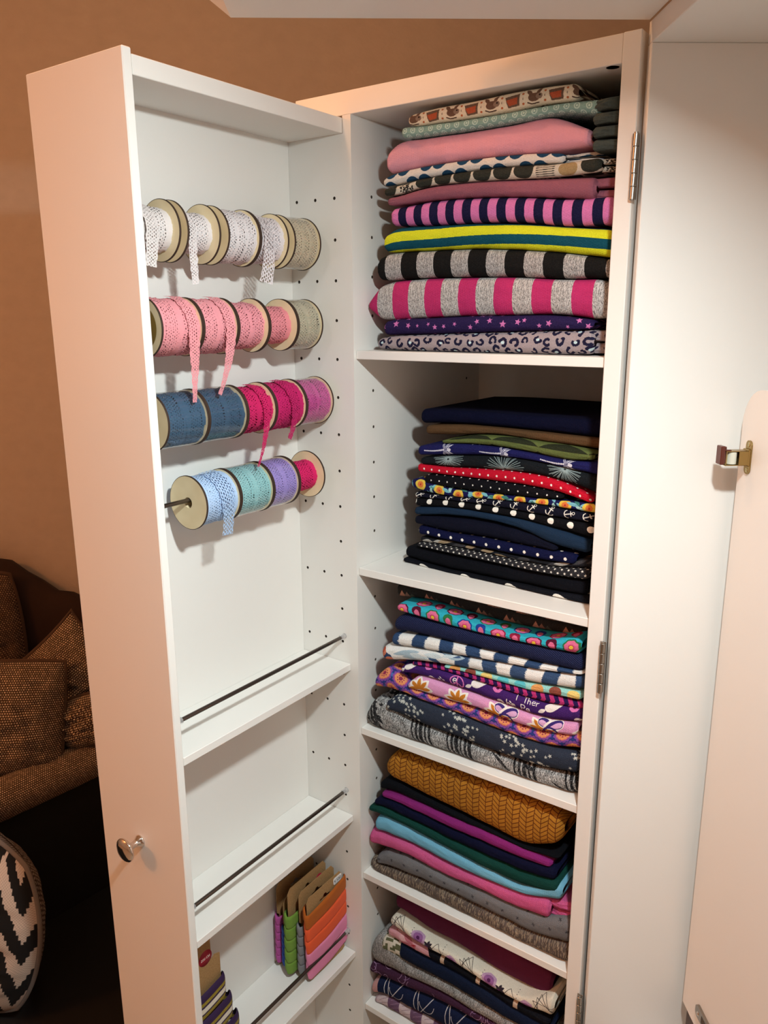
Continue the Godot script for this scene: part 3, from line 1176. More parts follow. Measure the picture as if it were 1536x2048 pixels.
# ==================================================================== sofa corner at the left
func tweed(light: String, dark: String, cell: int, sd: int) -> StandardMaterial3D:
	var im := Image.create(512, 512, false, Image.FORMAT_RGBA8)
	im.fill(Color(dark))
	var row := 0
	for y in range(0, 512, cell):
		for x in range(0, 512, cell):
			var o := cell / 2 if row % 2 else 0
			var c := Color(light).darkened(rng.randf() * 0.3)
			im.fill_rect(Rect2i((x + o) % 512, y, cell * 2 / 3, cell * 2 / 3), c)
		row += 1
	var m := mat(Color.WHITE, 0.95)
	m.albedo_texture = ImageTexture.create_from_image(im)
	m.rim_enabled = true
	m.rim = 0.1
	return m

func outline(u: float, v: float, w: float, h: float, soft: float) -> Vector2:   # from a square with drawn-out corners to a round pouf
	var a := Vector2(u * w * (1.0 - 0.10 * (1 - v * v) * u * u), v * h * (1.0 - 0.10 * (1 - u * u) * v * v))
	var b := Vector2(u * w * sqrt(1 - v * v * 0.5), v * h * sqrt(1 - u * u * 0.5))
	return a.lerp(b, soft)

# a stuffed cushion: two bulging faces that meet in a seam, corners drawn out a little
func cushion_half(w: float, h: float, d: float, side: int, sd: float, crease: float, soft := 0.0) -> ArrayMesh:
	var st := begin(true)
	var n := 34
	var rows := []
	var uvs := []
	for i in n + 1:
		var row := []
		var uv := []
		for j in n + 1:
			var u := -1.0 + 2.0 * i / n
			var v := -1.0 + 2.0 * j / n
			var bulge := pow(maxf(0, (1 - pow(absf(u), 2.6)) * (1 - pow(absf(v), 2.6))), 0.62)
			var wr := bump.get_noise_3d(u * 2.2 + sd, v * 5.0 + u * 1.5, sd * 3.0) * crease * (0.25 + 0.75 * bulge)
			var q := outline(u, v, w, h, soft)
			row.append(Vector3(q.x, q.y, side * (d * bulge + wr * bulge)))
			uv.append(Vector2(u * w, v * h) * 5.0)
		rows.append(row)
		uvs.append(uv)
	if side > 0:
		rows.reverse()
		uvs.reverse()
	grid(st, rows, uvs)
	return done(st)

func cushion(called: String, label: String, at: Vector3, rot: Vector3, w: float, h: float, d: float, front: Material, back: Material, sd: float, group := "", soft := 0.0, rear := 1.0) -> Node3D:
	var t := thing(called, label, "cushion", Vector3.ZERO, 0.0, group)
	t.transform = Transform3D(Basis(Vector3.UP, ROOM), Vector3.ZERO) * Transform3D(Basis.from_euler(rot), at)
	place("front_cover", cushion_half(w, h, d, 1, sd, 0.03, soft), front, t)
	place("back_cover", cushion_half(w, h, d * rear, -1, sd + 5, 0.02, soft), back, t)
	var st := begin(true)                                             # the seam piping
	var rows := []
	for k in 97:
		var a := k / 96.0 * 4.0
		var s := int(a) % 4
		var f: float = -1.0 + 2.0 * (a - floorf(a))
		var u: float = [f, 1.0, -f, -1.0][s]
		var v: float = [-1.0, f, 1.0, -f][s]
		var ol := outline(u, v, w, h, soft)
		var c := Vector3(ol.x, ol.y, 0)
		var o := Vector3(u, v, 0).normalized()
		var row := []
		for j in 9: row.append(c + (o * cos(TAU * j / 8) + Vector3(0, 0, 1) * sin(TAU * j / 8)) * 0.006)
		rows.append(row)
	grid(st, rows)
	place("piping", done(st), back, t)
	return t

func sofa_corner():
	M.tweed = tweed("e2cba8", "2e1a10", 16, 1)
	M.tweed_dark = tweed("9c7d5e", "2b190f", 16, 2)
	# the sofa: dark back with a rumpled brown throw, tweed arm roll, black base
	var t := thing("sofa", "dark sofa against the tan wall, with a tweed front roll, behind the open cupboard unit", "sofa", Vector3.ZERO, ROOM)
	var st := begin(true)
	var rows := []
	for i in 41:
		var q := -2.0 + 1.75 * i / 40.0
		var top := 0.877 - 0.55 * clampf(q + 0.94, -0.25, 0.3) + 0.010 * sin(q * 29.0) + 0.004 * sin(q * 71.0)
		var row := []
		for j in 25:
			var a := j / 24.0
			var y: float
			var p: float
			if a < 0.4:
				y = lerpf(0.12, top - 0.06, a / 0.4)
				p = -0.855 + 0.008 * sin(q * 24 + y * 9)
			elif a < 0.6:
				var b := (a - 0.4) / 0.2 * PI
				y = top - 0.06 + 0.06 * sin(b)
				p = -0.91 + 0.055 * cos(b)
			else:
				y = lerpf(top - 0.06, 0.12, (a - 0.6) / 0.4)
				p = -0.965
			row.append(Vector3(q, y, p))
		rows.append(row)
	rows.reverse()
	grid(st, rows)
	place("back", done(st), M.brown_throw, t)
	st = begin()
	prism(st, PackedVector2Array([Vector2(-1.9, -0.85), Vector2(-0.62, -0.85), Vector2(-1.22, -0.19), Vector2(-1.9, -0.19)]), 0.08, 0.36, Transform3D(Basis(Vector3(1, 0, 0), Vector3(0, 0, 1), Vector3(0, 1, 0)), Vector3.ZERO))
	place("seat", done(st), M.black_seat, t)
	# the roll along the front: runs back to the right, like the low edge in the photograph
	st = begin(true)
	rows = []
	var uvs := []
	var a0 := Vector3(-1.20, 0.42, -0.181)
	var a1 := Vector3(-0.575, 0.42, -0.866)
	var dirn := (a1 - a0).normalized()
	var side := Vector3(dirn.z, 0, -dirn.x)
	for i in 31:
		var c := a0.lerp(a1, i / 30.0)
		var row := []
		var uv := []
		for j in 25:
			var b := TAU * j / 24
			var r := 0.053 + 0.002 * bump.get_noise_2d(i * 0.4, j * 0.5)
			row.append(c + (side * cos(b) * 1.1 + Vector3.UP * sin(b)) * r)
			uv.append(Vector2(i / 30.0 * 5.3, j / 24.0 * 1.9))
		rows.append(row)
		uvs.append(uv)
	grid(st, rows, uvs)
	for e in [0, 30]:
		var c: Vector3 = a0 if e == 0 else a1
		for j in 24: face3(st, rows[e][j], rows[e][j + 1], c, -dirn if e == 0 else dirn)
	place("front_roll", done(st), M.tweed, t)
	st = begin()
	var up := Vector3.UP
	var lo := 0.05
	face(st, a0 + up * -0.4075 - side * 0.03, a1 + up * -0.4075 - side * 0.03, a1 - side * 0.03, a0 - side * 0.03, -side)
	face(st, a0 + up * -0.4075 + side * 0.03, a1 + up * -0.4075 + side * 0.03, a1 + side * 0.03, a0 + side * 0.03, side)
	face(st, a0 - side * 0.03, a0 + side * 0.03, a0 + side * 0.03 + up * -0.4075, a0 - side * 0.03 + up * -0.4075, -dirn)
	place("front_board", done(st), M.black_seat, t)
	cushion("cushion", "brown tweed back cushion standing at the far left edge of the picture", Vector3(-1.13, 0.74, -0.80), Vector3(-0.10, 0.15, 0.05), 0.165, 0.205, 0.07, M.tweed_dark, M.tweed_dark, 1.0, "tweed sofa cushions", 0.5)
	cushion("cushion", "creased tan tweed cushion standing on its corner, with a pointed tip", Vector3(-0.845, 0.585, -0.775), Vector3(-0.18, 0.1, 0.70), 0.165, 0.165, 0.065, M.tweed, M.tweed, 2.3, "tweed sofa cushions")
	cushion("cushion", "large tan tweed cushion at the left edge, leaning in front of the pointed one", Vector3(-0.965, 0.585, -0.605), Vector3(-0.35, 0.30, -0.12), 0.17, 0.165, 0.085, M.tweed, M.tweed, 3.3, "tweed sofa cushions", 0.3)
	cushion("cushion", "small tan tweed cushion partly hidden by the open cupboard unit", Vector3(-0.765, 0.535, -0.675), Vector3(-0.3, -0.2, 0.35), 0.085, 0.075, 0.055, M.tweed, M.tweed, 4.1, "tweed sofa cushions", 0.5)
	# black and white zigzag cushion on the floor
	var im := Image.create(256, 256, false, Image.FORMAT_RGBA8)
	for x in 256:
		for y in 256:
			var xx := int(x / 3.0) * 3
			var yy := int(y / 4.0) * 4
			var zz := absf(fposmod(xx / 64.0 + 0.556, 1.0) - 0.5) * 2.0
			var ph := fposmod((yy + 175 + zz * 80.0) / 88.0, 1.0)
			var wv := 0.86 + 0.14 * float((x / 2 + y / 2) % 2)
			im.set_pixel(x, y, Color(0.80, 0.74, 0.68) * wv if ph < 0.48 else Color(0.035, 0.033, 0.035))
	var zm := mat(Color.WHITE, 0.95)
	zm.albedo_texture = ImageTexture.create_from_image(im)
	zm.uv1_scale = Vector3(0.55, 0.42, 1)
	var bw := tweed("b5aca4", "161414", 20, 3)
	cushion("zigzag_cushion", "knitted black and white zigzag cushion with a tweed back, bottom left corner", Vector3(-0.955, 0.262, -0.255), Vector3(-0.12, -0.36, -0.10), 0.245, 0.242, 0.085, zm, bw, 7.0, "", 0.8, 1.25)

# ==================================================================== spools of lace
# tube of lace with real holes: a lattice of small faces, those inside the holes left out, over a plain inner roll
func lace_mesh(r: float, wide: float, strands: int, sd: float, rough: float) -> ArrayMesh:
	var nu := 280
	var nv := 72
	var V := PackedVector3Array()
	var N := PackedVector3Array()
	var I := PackedInt32Array()
	for j in nv + 1:
		for i in nu + 1:
			var a := TAU * i / nu
			var z := wide * (float(j) / nv - 0.5)
			var f := fposmod(float(j) / nv * strands + 0.25 * sin(a + sd), 1.0)
			var rr := r + rough * (0.9 * bump.get_noise_3d(cos(a) * 2.4 + sd, sin(a) * 2.4, z * 55) + 0.55 * bump.get_noise_3d(cos(a) * 11 + sd, sin(a) * 11, z * 260)) - (0.0022 if f < 0.10 and strands > 1 else 0.0)
			if j == 0 or j == nv: rr = r * 0.72
			V.append(Vector3(rr * cos(a), rr * sin(a), z))
			N.append(Vector3(cos(a), sin(a), 0))
	for j in nv:                                                      # rows of holes, some closed up, some drawn open
		for i in nu:
			var s := (i + 0.5) / nu * TAU * r / 0.0044
			var zz := (j + 0.5) / nv * wide / 0.0037
			var k := int(floor(zz))
			var u := fposmod(s + (0.5 if k % 2 else 0.0), 1.0) - 0.5
			var v := zz - k - 0.5
			var q := fposmod((j + 0.5) / nv * strands, 1.0)
			var hole := 0.34 + 0.3 * bump.get_noise_2d(k * 3.7 + sd, floorf(s + (0.5 if k % 2 else 0.0)) * 2.3)
			if u * u * 5.5 + v * v * 7.0 < hole and q > 0.16 and q < 0.9: continue
			var p := j * (nu + 1) + i
			I.append_array([p, p + nu + 1, p + 1, p + 1, p + nu + 1, p + nu + 2])
	var b := V.size()                                                 # the inner roll
	for j in 2:
		for i in 49:
			var a := TAU * i / 48
			V.append(Vector3((r - 0.007) * cos(a), (r - 0.007) * sin(a), wide * (j - 0.5) * 0.99))
			N.append(Vector3(cos(a), sin(a), 0))
	for i in 48: I.append_array([b + i, b + 49 + i, b + i + 1, b + i + 1, b + 49 + i, b + 50 + i])
	var arr := []
	arr.resize(Mesh.ARRAY_MAX)
	arr[Mesh.ARRAY_VERTEX] = V
	arr[Mesh.ARRAY_NORMAL] = N
	arr[Mesh.ARRAY_INDEX] = I
	var m := ArrayMesh.new()
	m.add_surface_from_arrays(Mesh.PRIMITIVE_TRIANGLES, arr)
	return m

# a loose end of lace: follows the points (x, y, z) with its width along z, holes left out
func tail_mesh(path: Array, w: float, big: bool, sd: float, taper := 0.3) -> ArrayMesh:
	var cv := Curve3D.new()
	for p in path: cv.add_point(p)
	for k in range(1, path.size() - 1):
		var d: Vector3 = (path[k + 1] - path[k - 1]) * 0.2
		cv.set_point_in(k, -d)
		cv.set_point_out(k, d)
	var long := cv.get_baked_length()
	var n := int(long / 0.0009)
	var nw := int(w / 0.0008)
	var V := PackedVector3Array()
	var I := PackedInt32Array()
	var N := PackedVector3Array()
	for i in n + 1:
		var c := cv.sample_baked(long * i / n)
		var c2 := cv.sample_baked(minf(long, long * i / n + 0.002))
		var c1 := cv.sample_baked(maxf(0, long * i / n - 0.002))
		var tn := (c2 - c1).normalized()
		var ww := w * (1.0 + 0.06 * sin(i * 0.45 + sd)) * lerpf(1.0, taper, smoothstep(0.55, 1.0, float(i) / n))
		var tw := 0.22 * sin(i * 3.0 / n + sd)
		var side := Vector3(sin(tw), 0, cos(tw))
		side = (side - tn * side.dot(tn)).normalized()
		for j in nw + 1:
			V.append(c + side * ww * (float(j) / nw - 0.5) + Vector3(0.0012, 0, 0) * bump.get_noise_2d(i * 0.12 + sd * 9, j * 0.3))
			N.append(side.cross(tn).normalized())
	var sx := 0.0062 if big else 0.0044
	var sy := 0.0043 if big else 0.0036
	for i in n:
		for j in nw:
			var zz := (j + 0.5) / nw * w / sy
			var k := int(floor(zz))
			var u := fposmod((i + 0.5) / n * long / sx + (0.5 if k % 2 else 0.0), 1.0) - 0.5
			var v := zz - k - 0.5
			var lim := 0.72 if big else 0.34
			if u * u * 5.5 + v * v * 6.5 < lim and j > 1 and j < nw - 2: continue
			var p := i * (nw + 1) + j
			I.append_array([p, p + nw + 1, p + 1, p + 1, p + nw + 1, p + nw + 2])
	var arr := []
	arr.resize(Mesh.ARRAY_MAX)
	arr[Mesh.ARRAY_VERTEX] = V
	arr[Mesh.ARRAY_NORMAL] = N
	arr[Mesh.ARRAY_INDEX] = I
	var m := ArrayMesh.new()
	m.add_surface_from_arrays(Mesh.PRIMITIVE_TRIANGLES, arr)
	return m

var flange_mesh: ArrayMesh
var char_mesh: ArrayMesh

func spool(label: String, group: String, y: float, z0: float, z1: float, r: float, c: String, strands: int, film := false, rough := 0.0024) -> Node3D:
	var x := -0.0615
	var t := thing("lace_spool", label, "spool", Vector3(x, y - 0.0042, (z0 + z1) / 2), 0.0, group)
	var R := 0.0418
	var th := 0.003
	if flange_mesh == null:
		var st := begin()
		lathe(st, [Vector2(0.0085, 0.0015), Vector2(R - 0.0003, 0.0015)], 64)
		lathe(st, [Vector2(R - 0.0003, -0.0015), Vector2(0.0085, -0.0015)], 64)
		flange_mesh = done(st)
		st = begin(true)
		lathe(st, [Vector2(R - 0.0009, 0.00152), Vector2(R - 0.0002, 0.00152), Vector2(R, 0.0012), Vector2(R, -0.0012), Vector2(R - 0.0002, -0.00152), Vector2(R - 0.0009, -0.00152)], 64)
		char_mesh = done(st)
	for s in [-1, 1]:
		var f := place("flange", flange_mesh, M.ply, t)
		f.position.z = s * ((z1 - z0) / 2 - th / 2)
		f.rotation.z = rng.randf() * TAU
		place("charred_rim", char_mesh, M.char, f)
	var st2 := begin(true)
	lathe(st2, [Vector2(0.0085, -(z1 - z0) / 2 + 0.0001), Vector2(0.0085, (z1 - z0) / 2 - 0.0001)], 24)
	place("core", done(st2), M.ply, t)
	var key := "lace" + c
	if not M.has(key):
		var m := mat(Color(c), 0.95)
		m.rim_enabled = true
		m.rim = 0.15
		M[key] = m
	place("lace_roll", lace_mesh(r, z1 - z0 - 2 * th - 0.001, strands, rng.randf() * 20, rough), M[key], t)
	if film:
		var st3 := begin(true)
		var w := (z1 - z0) / 2 - th - 0.0004
		lathe(st3, [Vector2(r + 0.0024, -w), Vector2(r + 0.0026, -w * 0.3), Vector2(r + 0.0022, w * 0.4), Vector2(r + 0.0026, w)], 48)
		place("plastic_wrap", done(st3), M.film, t)
	return t

func tail(t: Node3D, r: float, z: float, drop: float, drift: float, w: float, c: String, big := false, start := 0.9, taper := 0.3):
	# comes off the front of the roll and hangs; z and drift along the rod, all relative to the spool
	var pts := []
	for k in 6:
		var a: float = lerpf(start + 0.75, 0.0, k / 5.0)
		pts.append(Vector3((r + 0.0032) * cos(a), (r + 0.0032) * sin(a), z + 0.006 * (1 - k / 5.0)))
	for k in range(1, 6):
		var f := k / 5.0
		pts.append(Vector3((r + 0.0032) - 0.004 * f, -drop * f, z + drift * f * f))
	place("lace_end", tail_mesh(pts, w, big, z * 100, taper), M["lace" + c], t)

func spools():
	var y1 := 1.7675
	var y2 := 1.6375
	var y3 := 1.5065
	var y4 := 1.3775
	var g1 := "white and cream lace spools on the top rail"
	var g2 := "pink and natural lace spools on the second rail"
	var g3 := "blue and magenta lace spools on the third rail"
	var g4 := "pastel lace spools on the fourth rail"
	var s: Node3D
	s = spool("spool of white lace, half hidden behind the edge of the top rail's left end", g1, y1, 0.3292, 0.398, 0.029, "d9d2d0", 1, false, 0.002)
	tail(s, 0.029, 0.006, 0.050, 0.004, 0.024, "d9d2d0", false, 0.9, 0.7)
	s = spool("spool with a small roll of white lace, second on the top rail", g1, y1, 0.2565, 0.3178, 0.0275, "d9d2d2", 1, false, 0.0018)
	tail(s, 0.0275, 0.013, 0.071, -0.004, 0.015, "d9d2d2", false, 0.9, 0.7)
	s = spool("spool full of white lace without a loose end, middle of the top rail", g1, y1, 0.1762, 0.2419, 0.0375, "dad3d4", 3, false)
	s = spool("spool of white net lace with a wide loose end of big holes, top rail", g1, y1, 0.1129, 0.1760, 0.0345, "dcd5d8", 1, false)
	tail(s, 0.0345, 0.008, 0.066, 0.008, 0.026, "dcd5d8", true, 0.9, 0.95)
	s = spool("spool of cream lace under clear wrap, right end of the top rail", g1, y1, 0.0355, 0.1000, 0.0385, "c9bb9f", 3, true, 0.0009)

	s = spool("spool of salmon pink lace with a gold sticker, left end of the second rail", g2, y2, 0.2995, 0.3738, 0.0395, "e3939a", 2, false, 0.0022)
	tail(s, 0.040, -0.018, 0.105, 0.004, 0.018, "e3939a", false, 0.9, 0.5)
	var st := begin(true)
	lathe(st, [Vector2(0, 0.0009), Vector2(0.030, 0.0009), Vector2(0.031, 0.0005)], 48)
	var sk := place("sticker", done(st), mat(Color(0.42, 0.33, 0.14), 0.35), s)
	sk.position.z = 0.0374
	tag(sk, "round gold sticker")
	s = spool("spool of salmon pink lace with a long curling end, second on the second rail", g2, y2, 0.2306, 0.2990, 0.0395, "e3949c", 2, false, 0.0022)
	tail(s, 0.040, -0.017, 0.098, 0.026, 0.018, "e3949c", false, 0.9, 0.5)
	s = spool("spool of salmon pink lace with pale bare flange, middle of the second rail", g2, y2, 0.1640, 0.2301, 0.0345, "e2919b", 2, false)
	s = spool("small roll of salmon pink lace, fourth on the second rail", g2, y2, 0.0975, 0.1635, 0.0290, "df8790", 1, false, 0.002)
	s = spool("spool of natural beige lace under clear wrap, right end of the second rail", g2, y2, 0.0352, 0.0970, 0.0385, "bcb49a", 2, true, 0.0009)

	s = spool("spool of denim blue lace under wrap, left end of the third rail", g3, y3, 0.2988, 0.3745, 0.0385, "28506d", 2, true, 0.0014)
	s = spool("spool of denim blue lace under wrap, second on the third rail", g3, y3, 0.2200, 0.2983, 0.0385, "264c69", 2, true, 0.0014)
	s = spool("spool of magenta lace with one long loose end, middle of the third rail", g3, y3, 0.1557, 0.2195, 0.0365, "c4155c", 2, false)
	tail(s, 0.0365, -0.012, 0.088, 0.022, 0.015, "c4155c", false, 0.9, 0.4)
	s = spool("spool of magenta lace with a short frayed end, fourth on the third rail", g3, y3, 0.0823, 0.1552, 0.0385, "bd1160", 1, false)
	tail(s, 0.0388, -0.008, 0.052, 0.014, 0.022, "bd1160", false, 0.9, 0.6)
	s = spool("spool of orchid pink lace under clear wrap, right end of the third rail", g3, y3, 0.0110, 0.0818, 0.0375, "c2468f", 2, true, 0.001)

	s = spool("spool of pale blue lace with a loose end, leftmost on the fourth rail", g4, y4, 0.2430, 0.3140, 0.0385, "a9c4e6", 1, false, 0.0012)
	tail(s, 0.0385, -0.010, 0.054, 0.004, 0.031, "a9c4e6", true, 0.9, 0.85)
	s = spool("spool of aqua lace under clear wrap, second on the fourth rail", g4, y4, 0.1690, 0.2425, 0.0385, "8fc3c6", 2, true, 0.001)
	s = spool("spool of lilac lace under clear wrap, third on the fourth rail", g4, y4, 0.1062, 0.1685, 0.0385, "9d8ad0", 2, true, 0.001)
	s = spool("small roll of bright magenta lace, right end of the fourth rail", g4, y4, 0.0392, 0.1057, 0.0260, "d01560", 1, false, 0.002)

# ==================================================================== cards of elastic on the lower shelf
# a flat band wound round a card: loop in the plane x-z, slanting a little
func band(w: float, thick: float, h: float, slope: float, sd: float) -> ArrayMesh:
	var st := begin(true)
	var path := []
	var n := 18
	var hw := w / 2
	var ht := thick / 2
	for k in n: path.append(Vector2(-ht - 0.0016 * sin(PI * k / n), lerpf(-hw, hw, float(k) / n)))
	for k in 7: path.append(Vector2(-ht * cos(PI * k / 7), hw + ht * sin(PI * k / 7) * 1.2))
	for k in n: path.append(Vector2(ht + 0.0016 * sin(PI * k / n), lerpf(hw, -hw, float(k) / n)))
	for k in 7: path.append(Vector2(ht * cos(PI * k / 7), -hw - ht * sin(PI * k / 7) * 1.2))
	path.append(path[0])
	var rows := []
	var uvs := []
	for p in path:
		var row := []
		var uv := []
		for j in 13:
			var f := j / 12.0
			var e: float = minf(0.0042, h * 0.17) * sqrt(maxf(0.0, 1 - pow(2 * f - 1, 4)))
			var o := Vector2(p.x, p.y * 0.25).normalized()
			row.append(Vector3(p.x + o.x * e, (f - 0.5) * h - slope * p.y * (1 if p.x > 0 else -1) + 0.0006 * bump.get_noise_2d(p.y * 90, sd), p.y + o.y * e))
			uv.append(Vector2(p.y * 6, f))
		rows.append(row)
		uvs.append(uv)
	rows.reverse()
	uvs.reverse()
	grid(st, rows, uvs)
	return done(st)

func elastic_card(label: String, x: float, z0: float, z1: float, y0: float, y1: float, lean: float, bands: Array, notch := true) -> Node3D:
	var w := z1 - z0
	var h := y1 - y0
	var t := thing("elastic_card", label, "elastic card", Vector3(x, y0, (z0 + z1) / 2), 0.0, "elastic ribbon cards on the lower shelf")
	t.rotation.z = lean
	# outline (z, y): wide head, narrower waist that carries the elastic, notched foot
	var hw := w / 2
	var iw := hw - 0.006
	var neck := h * 0.66
	var outer := PackedVector2Array([Vector2(-hw, 0.004), Vector2(-hw + 0.008, 0.0), Vector2(hw - 0.008, 0.0), Vector2(hw, 0.004), Vector2(iw, 0.02), Vector2(iw, neck - 0.006), Vector2(hw, neck), Vector2(hw, h - 0.010), Vector2(hw - 0.008, h), Vector2(-hw + 0.008, h), Vector2(-hw, h - 0.010), Vector2(-hw, neck), Vector2(-iw, neck - 0.006), Vector2(-iw, 0.02)])
	var st := begin()
	var xf := Transform3D(Basis(Vector3(0, 0, -1), Vector3(0, 1, 0), Vector3(1, 0, 0)), Vector3.ZERO)
	# slotted head: the card is cut round a hanging hole
	var hole := PackedVector2Array([Vector2(-0.016, h - 0.030), Vector2(-0.016, h - 0.026), Vector2(-0.006, h - 0.025), Vector2(-0.003, h - 0.020), Vector2(0.003, h - 0.020), Vector2(0.006, h - 0.025), Vector2(0.016, h - 0.026), Vector2(0.016, h - 0.030)])
	var cut := PackedVector2Array([Vector2(-0.0002, h + 0.01), Vector2(0.0002, h + 0.01)])
	if notch:
		var ring := PackedVector2Array()
		for q in hole: ring.append(q)
		# split the card in two halves along x = 0 so that the hole becomes a bay in each
		for sgn in [-1, 1]:
			var half := Geometry2D.intersect_polygons(outer, PackedVector2Array([Vector2(0, -1), Vector2(sgn, -1), Vector2(sgn, 1), Vector2(0, 1)]))
			for hp in half:
				for piece in Geometry2D.clip_polygons(hp, ring): prism(st, piece, -0.0005, 0.0005, xf)
	else:
		prism(st, outer, -0.0005, 0.0005, xf)
	place("card", done(st), M.kraft, t)
	var yy := 0.014
	for b in bands:                                                   # [height, colour, slope, wraps, thickness]
		for k in b[3]:
			var hh: float = b[0]
			var m := place("elastic", band(w - 0.006, b[4], hh, b[2], yy * 50), cloth_elastic(b[1]), t)
			m.position.y = yy + hh / 2
			m.position.x = 0.0004 * k
			yy += hh * 0.97
	return t

func cloth_elastic(c: String) -> Material:
	if not M.has("el" + c):
		var m := mat(Color(c), 0.9)
		m.normal_enabled = true
		m.normal_texture = weave_normal
		m.normal_scale = 0.6
		m.uv1_scale = Vector3(4, 0.3, 1)
		m.rim_enabled = true
		m.rim = 0.15
		M["el" + c] = m
	return M["el" + c]

func striped_elastic(base: String) -> Material:
	var im := Image.create(256, 128, false, Image.FORMAT_RGBA8)
	im.fill(Color("2c1440"))
	var gold := Color("8f7d20")
	for s in [[8, 24, gold], [40, 26, Color("ddd6c4")], [76, 18, gold]]: im.fill_rect(Rect2i(0, s[0], 256, s[1]), s[2])
	for k in 500:
		var y := rng.randi_range(8, 30) if k % 2 else rng.randi_range(77, 92)
		im.set_pixel(rng.randi_range(0, 255), y, [Color("c9b848"), Color("5f5212"), Color("e8dc80")][k % 3])
	var m := mat(Color.WHITE, 0.7)
	m.albedo_texture = ImageTexture.create_from_image(im)
	return m

func elastics():
	var ys := 0.3555
	var a := elastic_card("front kraft card wound with three elastics, orange over pink, with white price sticker", -0.026, 0.006, 0.116, ys, 0.545, 0.02,
		[[0.032, "dc82a8", 0.10, 2, 0.010], [0.030, "e0562a", 0.14, 2, 0.011], [0.033, "a8540c", 0.16, 1, 0.012]])
	var stk := begin()
	prism(stk, rounded(0.026, 0.015, 0.004), 0.0, 0.0004)
	var p := place("price_sticker", done(stk), mat(Color(0.9, 0.9, 0.9), 0.6), a)
	p.transform = Transform3D(Basis(Vector3(0, 0, -1), Vector3(0, 1, 0), Vector3(1, 0, 0)), Vector3(0.0006, 0.176, -0.040))
	lettering(p, "€ 550", 0.0085, mat(Color(0.1, 0.1, 0.12), 0.7), Transform3D(Basis(), Vector3(0, 0, 0.0006)))
	stk = begin()                                                     # pressed mark: a yellow-green splash
	var sp := PackedVector2Array()
	for k in 16: sp.append(Vector2(cos(TAU * k / 16), sin(TAU * k / 16)) * (0.008 if k % 2 else 0.004))
	prism(stk, sp, 0.0, 0.0003)
	var mk := place("printed_mark", done(stk), mat(Color(0.55, 0.56, 0.16), 0.8), a)
	mk.transform = Transform3D(Basis(Vector3(0, 0, -1), Vector3(0, 1, 0), Vector3(1, 0, 0)), Vector3(0.0006, 0.150, 0.002))
	elastic_card("kraft card wound with grey ribbed elastic, second from the front", -0.047, 0.009, 0.117, ys, 0.551, 0.01, [[0.023, "76777a", 0.05, 5, 0.012]])
	var g := elastic_card("kraft card wound with leaf green elastic, third from the front", -0.068, 0.012, 0.128, ys, 0.556, 0.0, [[0.028, "6b8f33", 0.06, 5, 0.016]])
	red_dot(g, Vector3(0.0006, 0.168, -0.036), "VVI", 0.011)
	elastic_card("kraft card wound with bright blue elastic, fourth from the front", -0.087, 0.012, 0.122, ys, 0.520, 0.0, [[0.0155, "2f55b8", 0.04, 6, 0.011]])
	elastic_card("kraft card wound with glittery pink elastic, hindmost against the back panel", -0.104, 0.008, 0.122, ys, 0.548, 0.0, [[0.019, "b04c93", 0.05, 6, 0.011]])
	# the striped elastic, half hidden behind the end panel
	var w := thing("elastic_card", "kraft card with round red sticker and purple, gold and white striped elastic", "elastic card", Vector3(-0.062, ys, 0.3560), 0.0, "elastic ribbon cards on the lower shelf")
	w.rotation.z = 0.0
	var st := begin()
	prism(st, PackedVector2Array([Vector2(-0.047, 0.0), Vector2(0.045, 0.0), Vector2(0.045, 0.2), Vector2(0.033, 0.205), Vector2(0.026, 0.20), Vector2(0.025, 0.245), Vector2(-0.047, 0.245)]), -0.0005, 0.0005, Transform3D(Basis(Vector3(0, 0, -1), Vector3(0, 1, 0), Vector3(1, 0, 0)), Vector3.ZERO))
	place("card", done(st), M.kraft, w)
	var sm := striped_elastic("x")
	for k in 3:
		var m := place("elastic", band(0.078 + 0.014 * (2 - k) * 0.5, 0.026 - 0.004 * k, 0.052, 0.08, k * 3.0), sm, w)
		m.position = Vector3(0.001, 0.030 + 0.051 * k, 0.004 - 0.007 * (2 - k))
	red_dot(w, Vector3(0.0006, 0.212, -0.0125), "200 CM", 0.0145)

func red_dot(parent: Node, at: Vector3, words: String, r: float):
	var st := begin(true)
	lathe(st, [Vector2(0, 0.0004), Vector2(r, 0.0004), Vector2(r + 0.0002, 0.0)], 40)
	var o := place("sticker", done(st), mat(Color(0.62, 0.05, 0.17), 0.5), parent)
	o.transform = Transform3D(Basis(Vector3(0, 0, -1), Vector3(0, 1, 0), Vector3(1, 0, 0)), at)
	tag(o, "round red sticker")
	lettering(o, words, r * 0.42, mat(Color(0.92, 0.9, 0.88), 0.6), Transform3D(Basis(), Vector3(0, 0, 0.0006)))

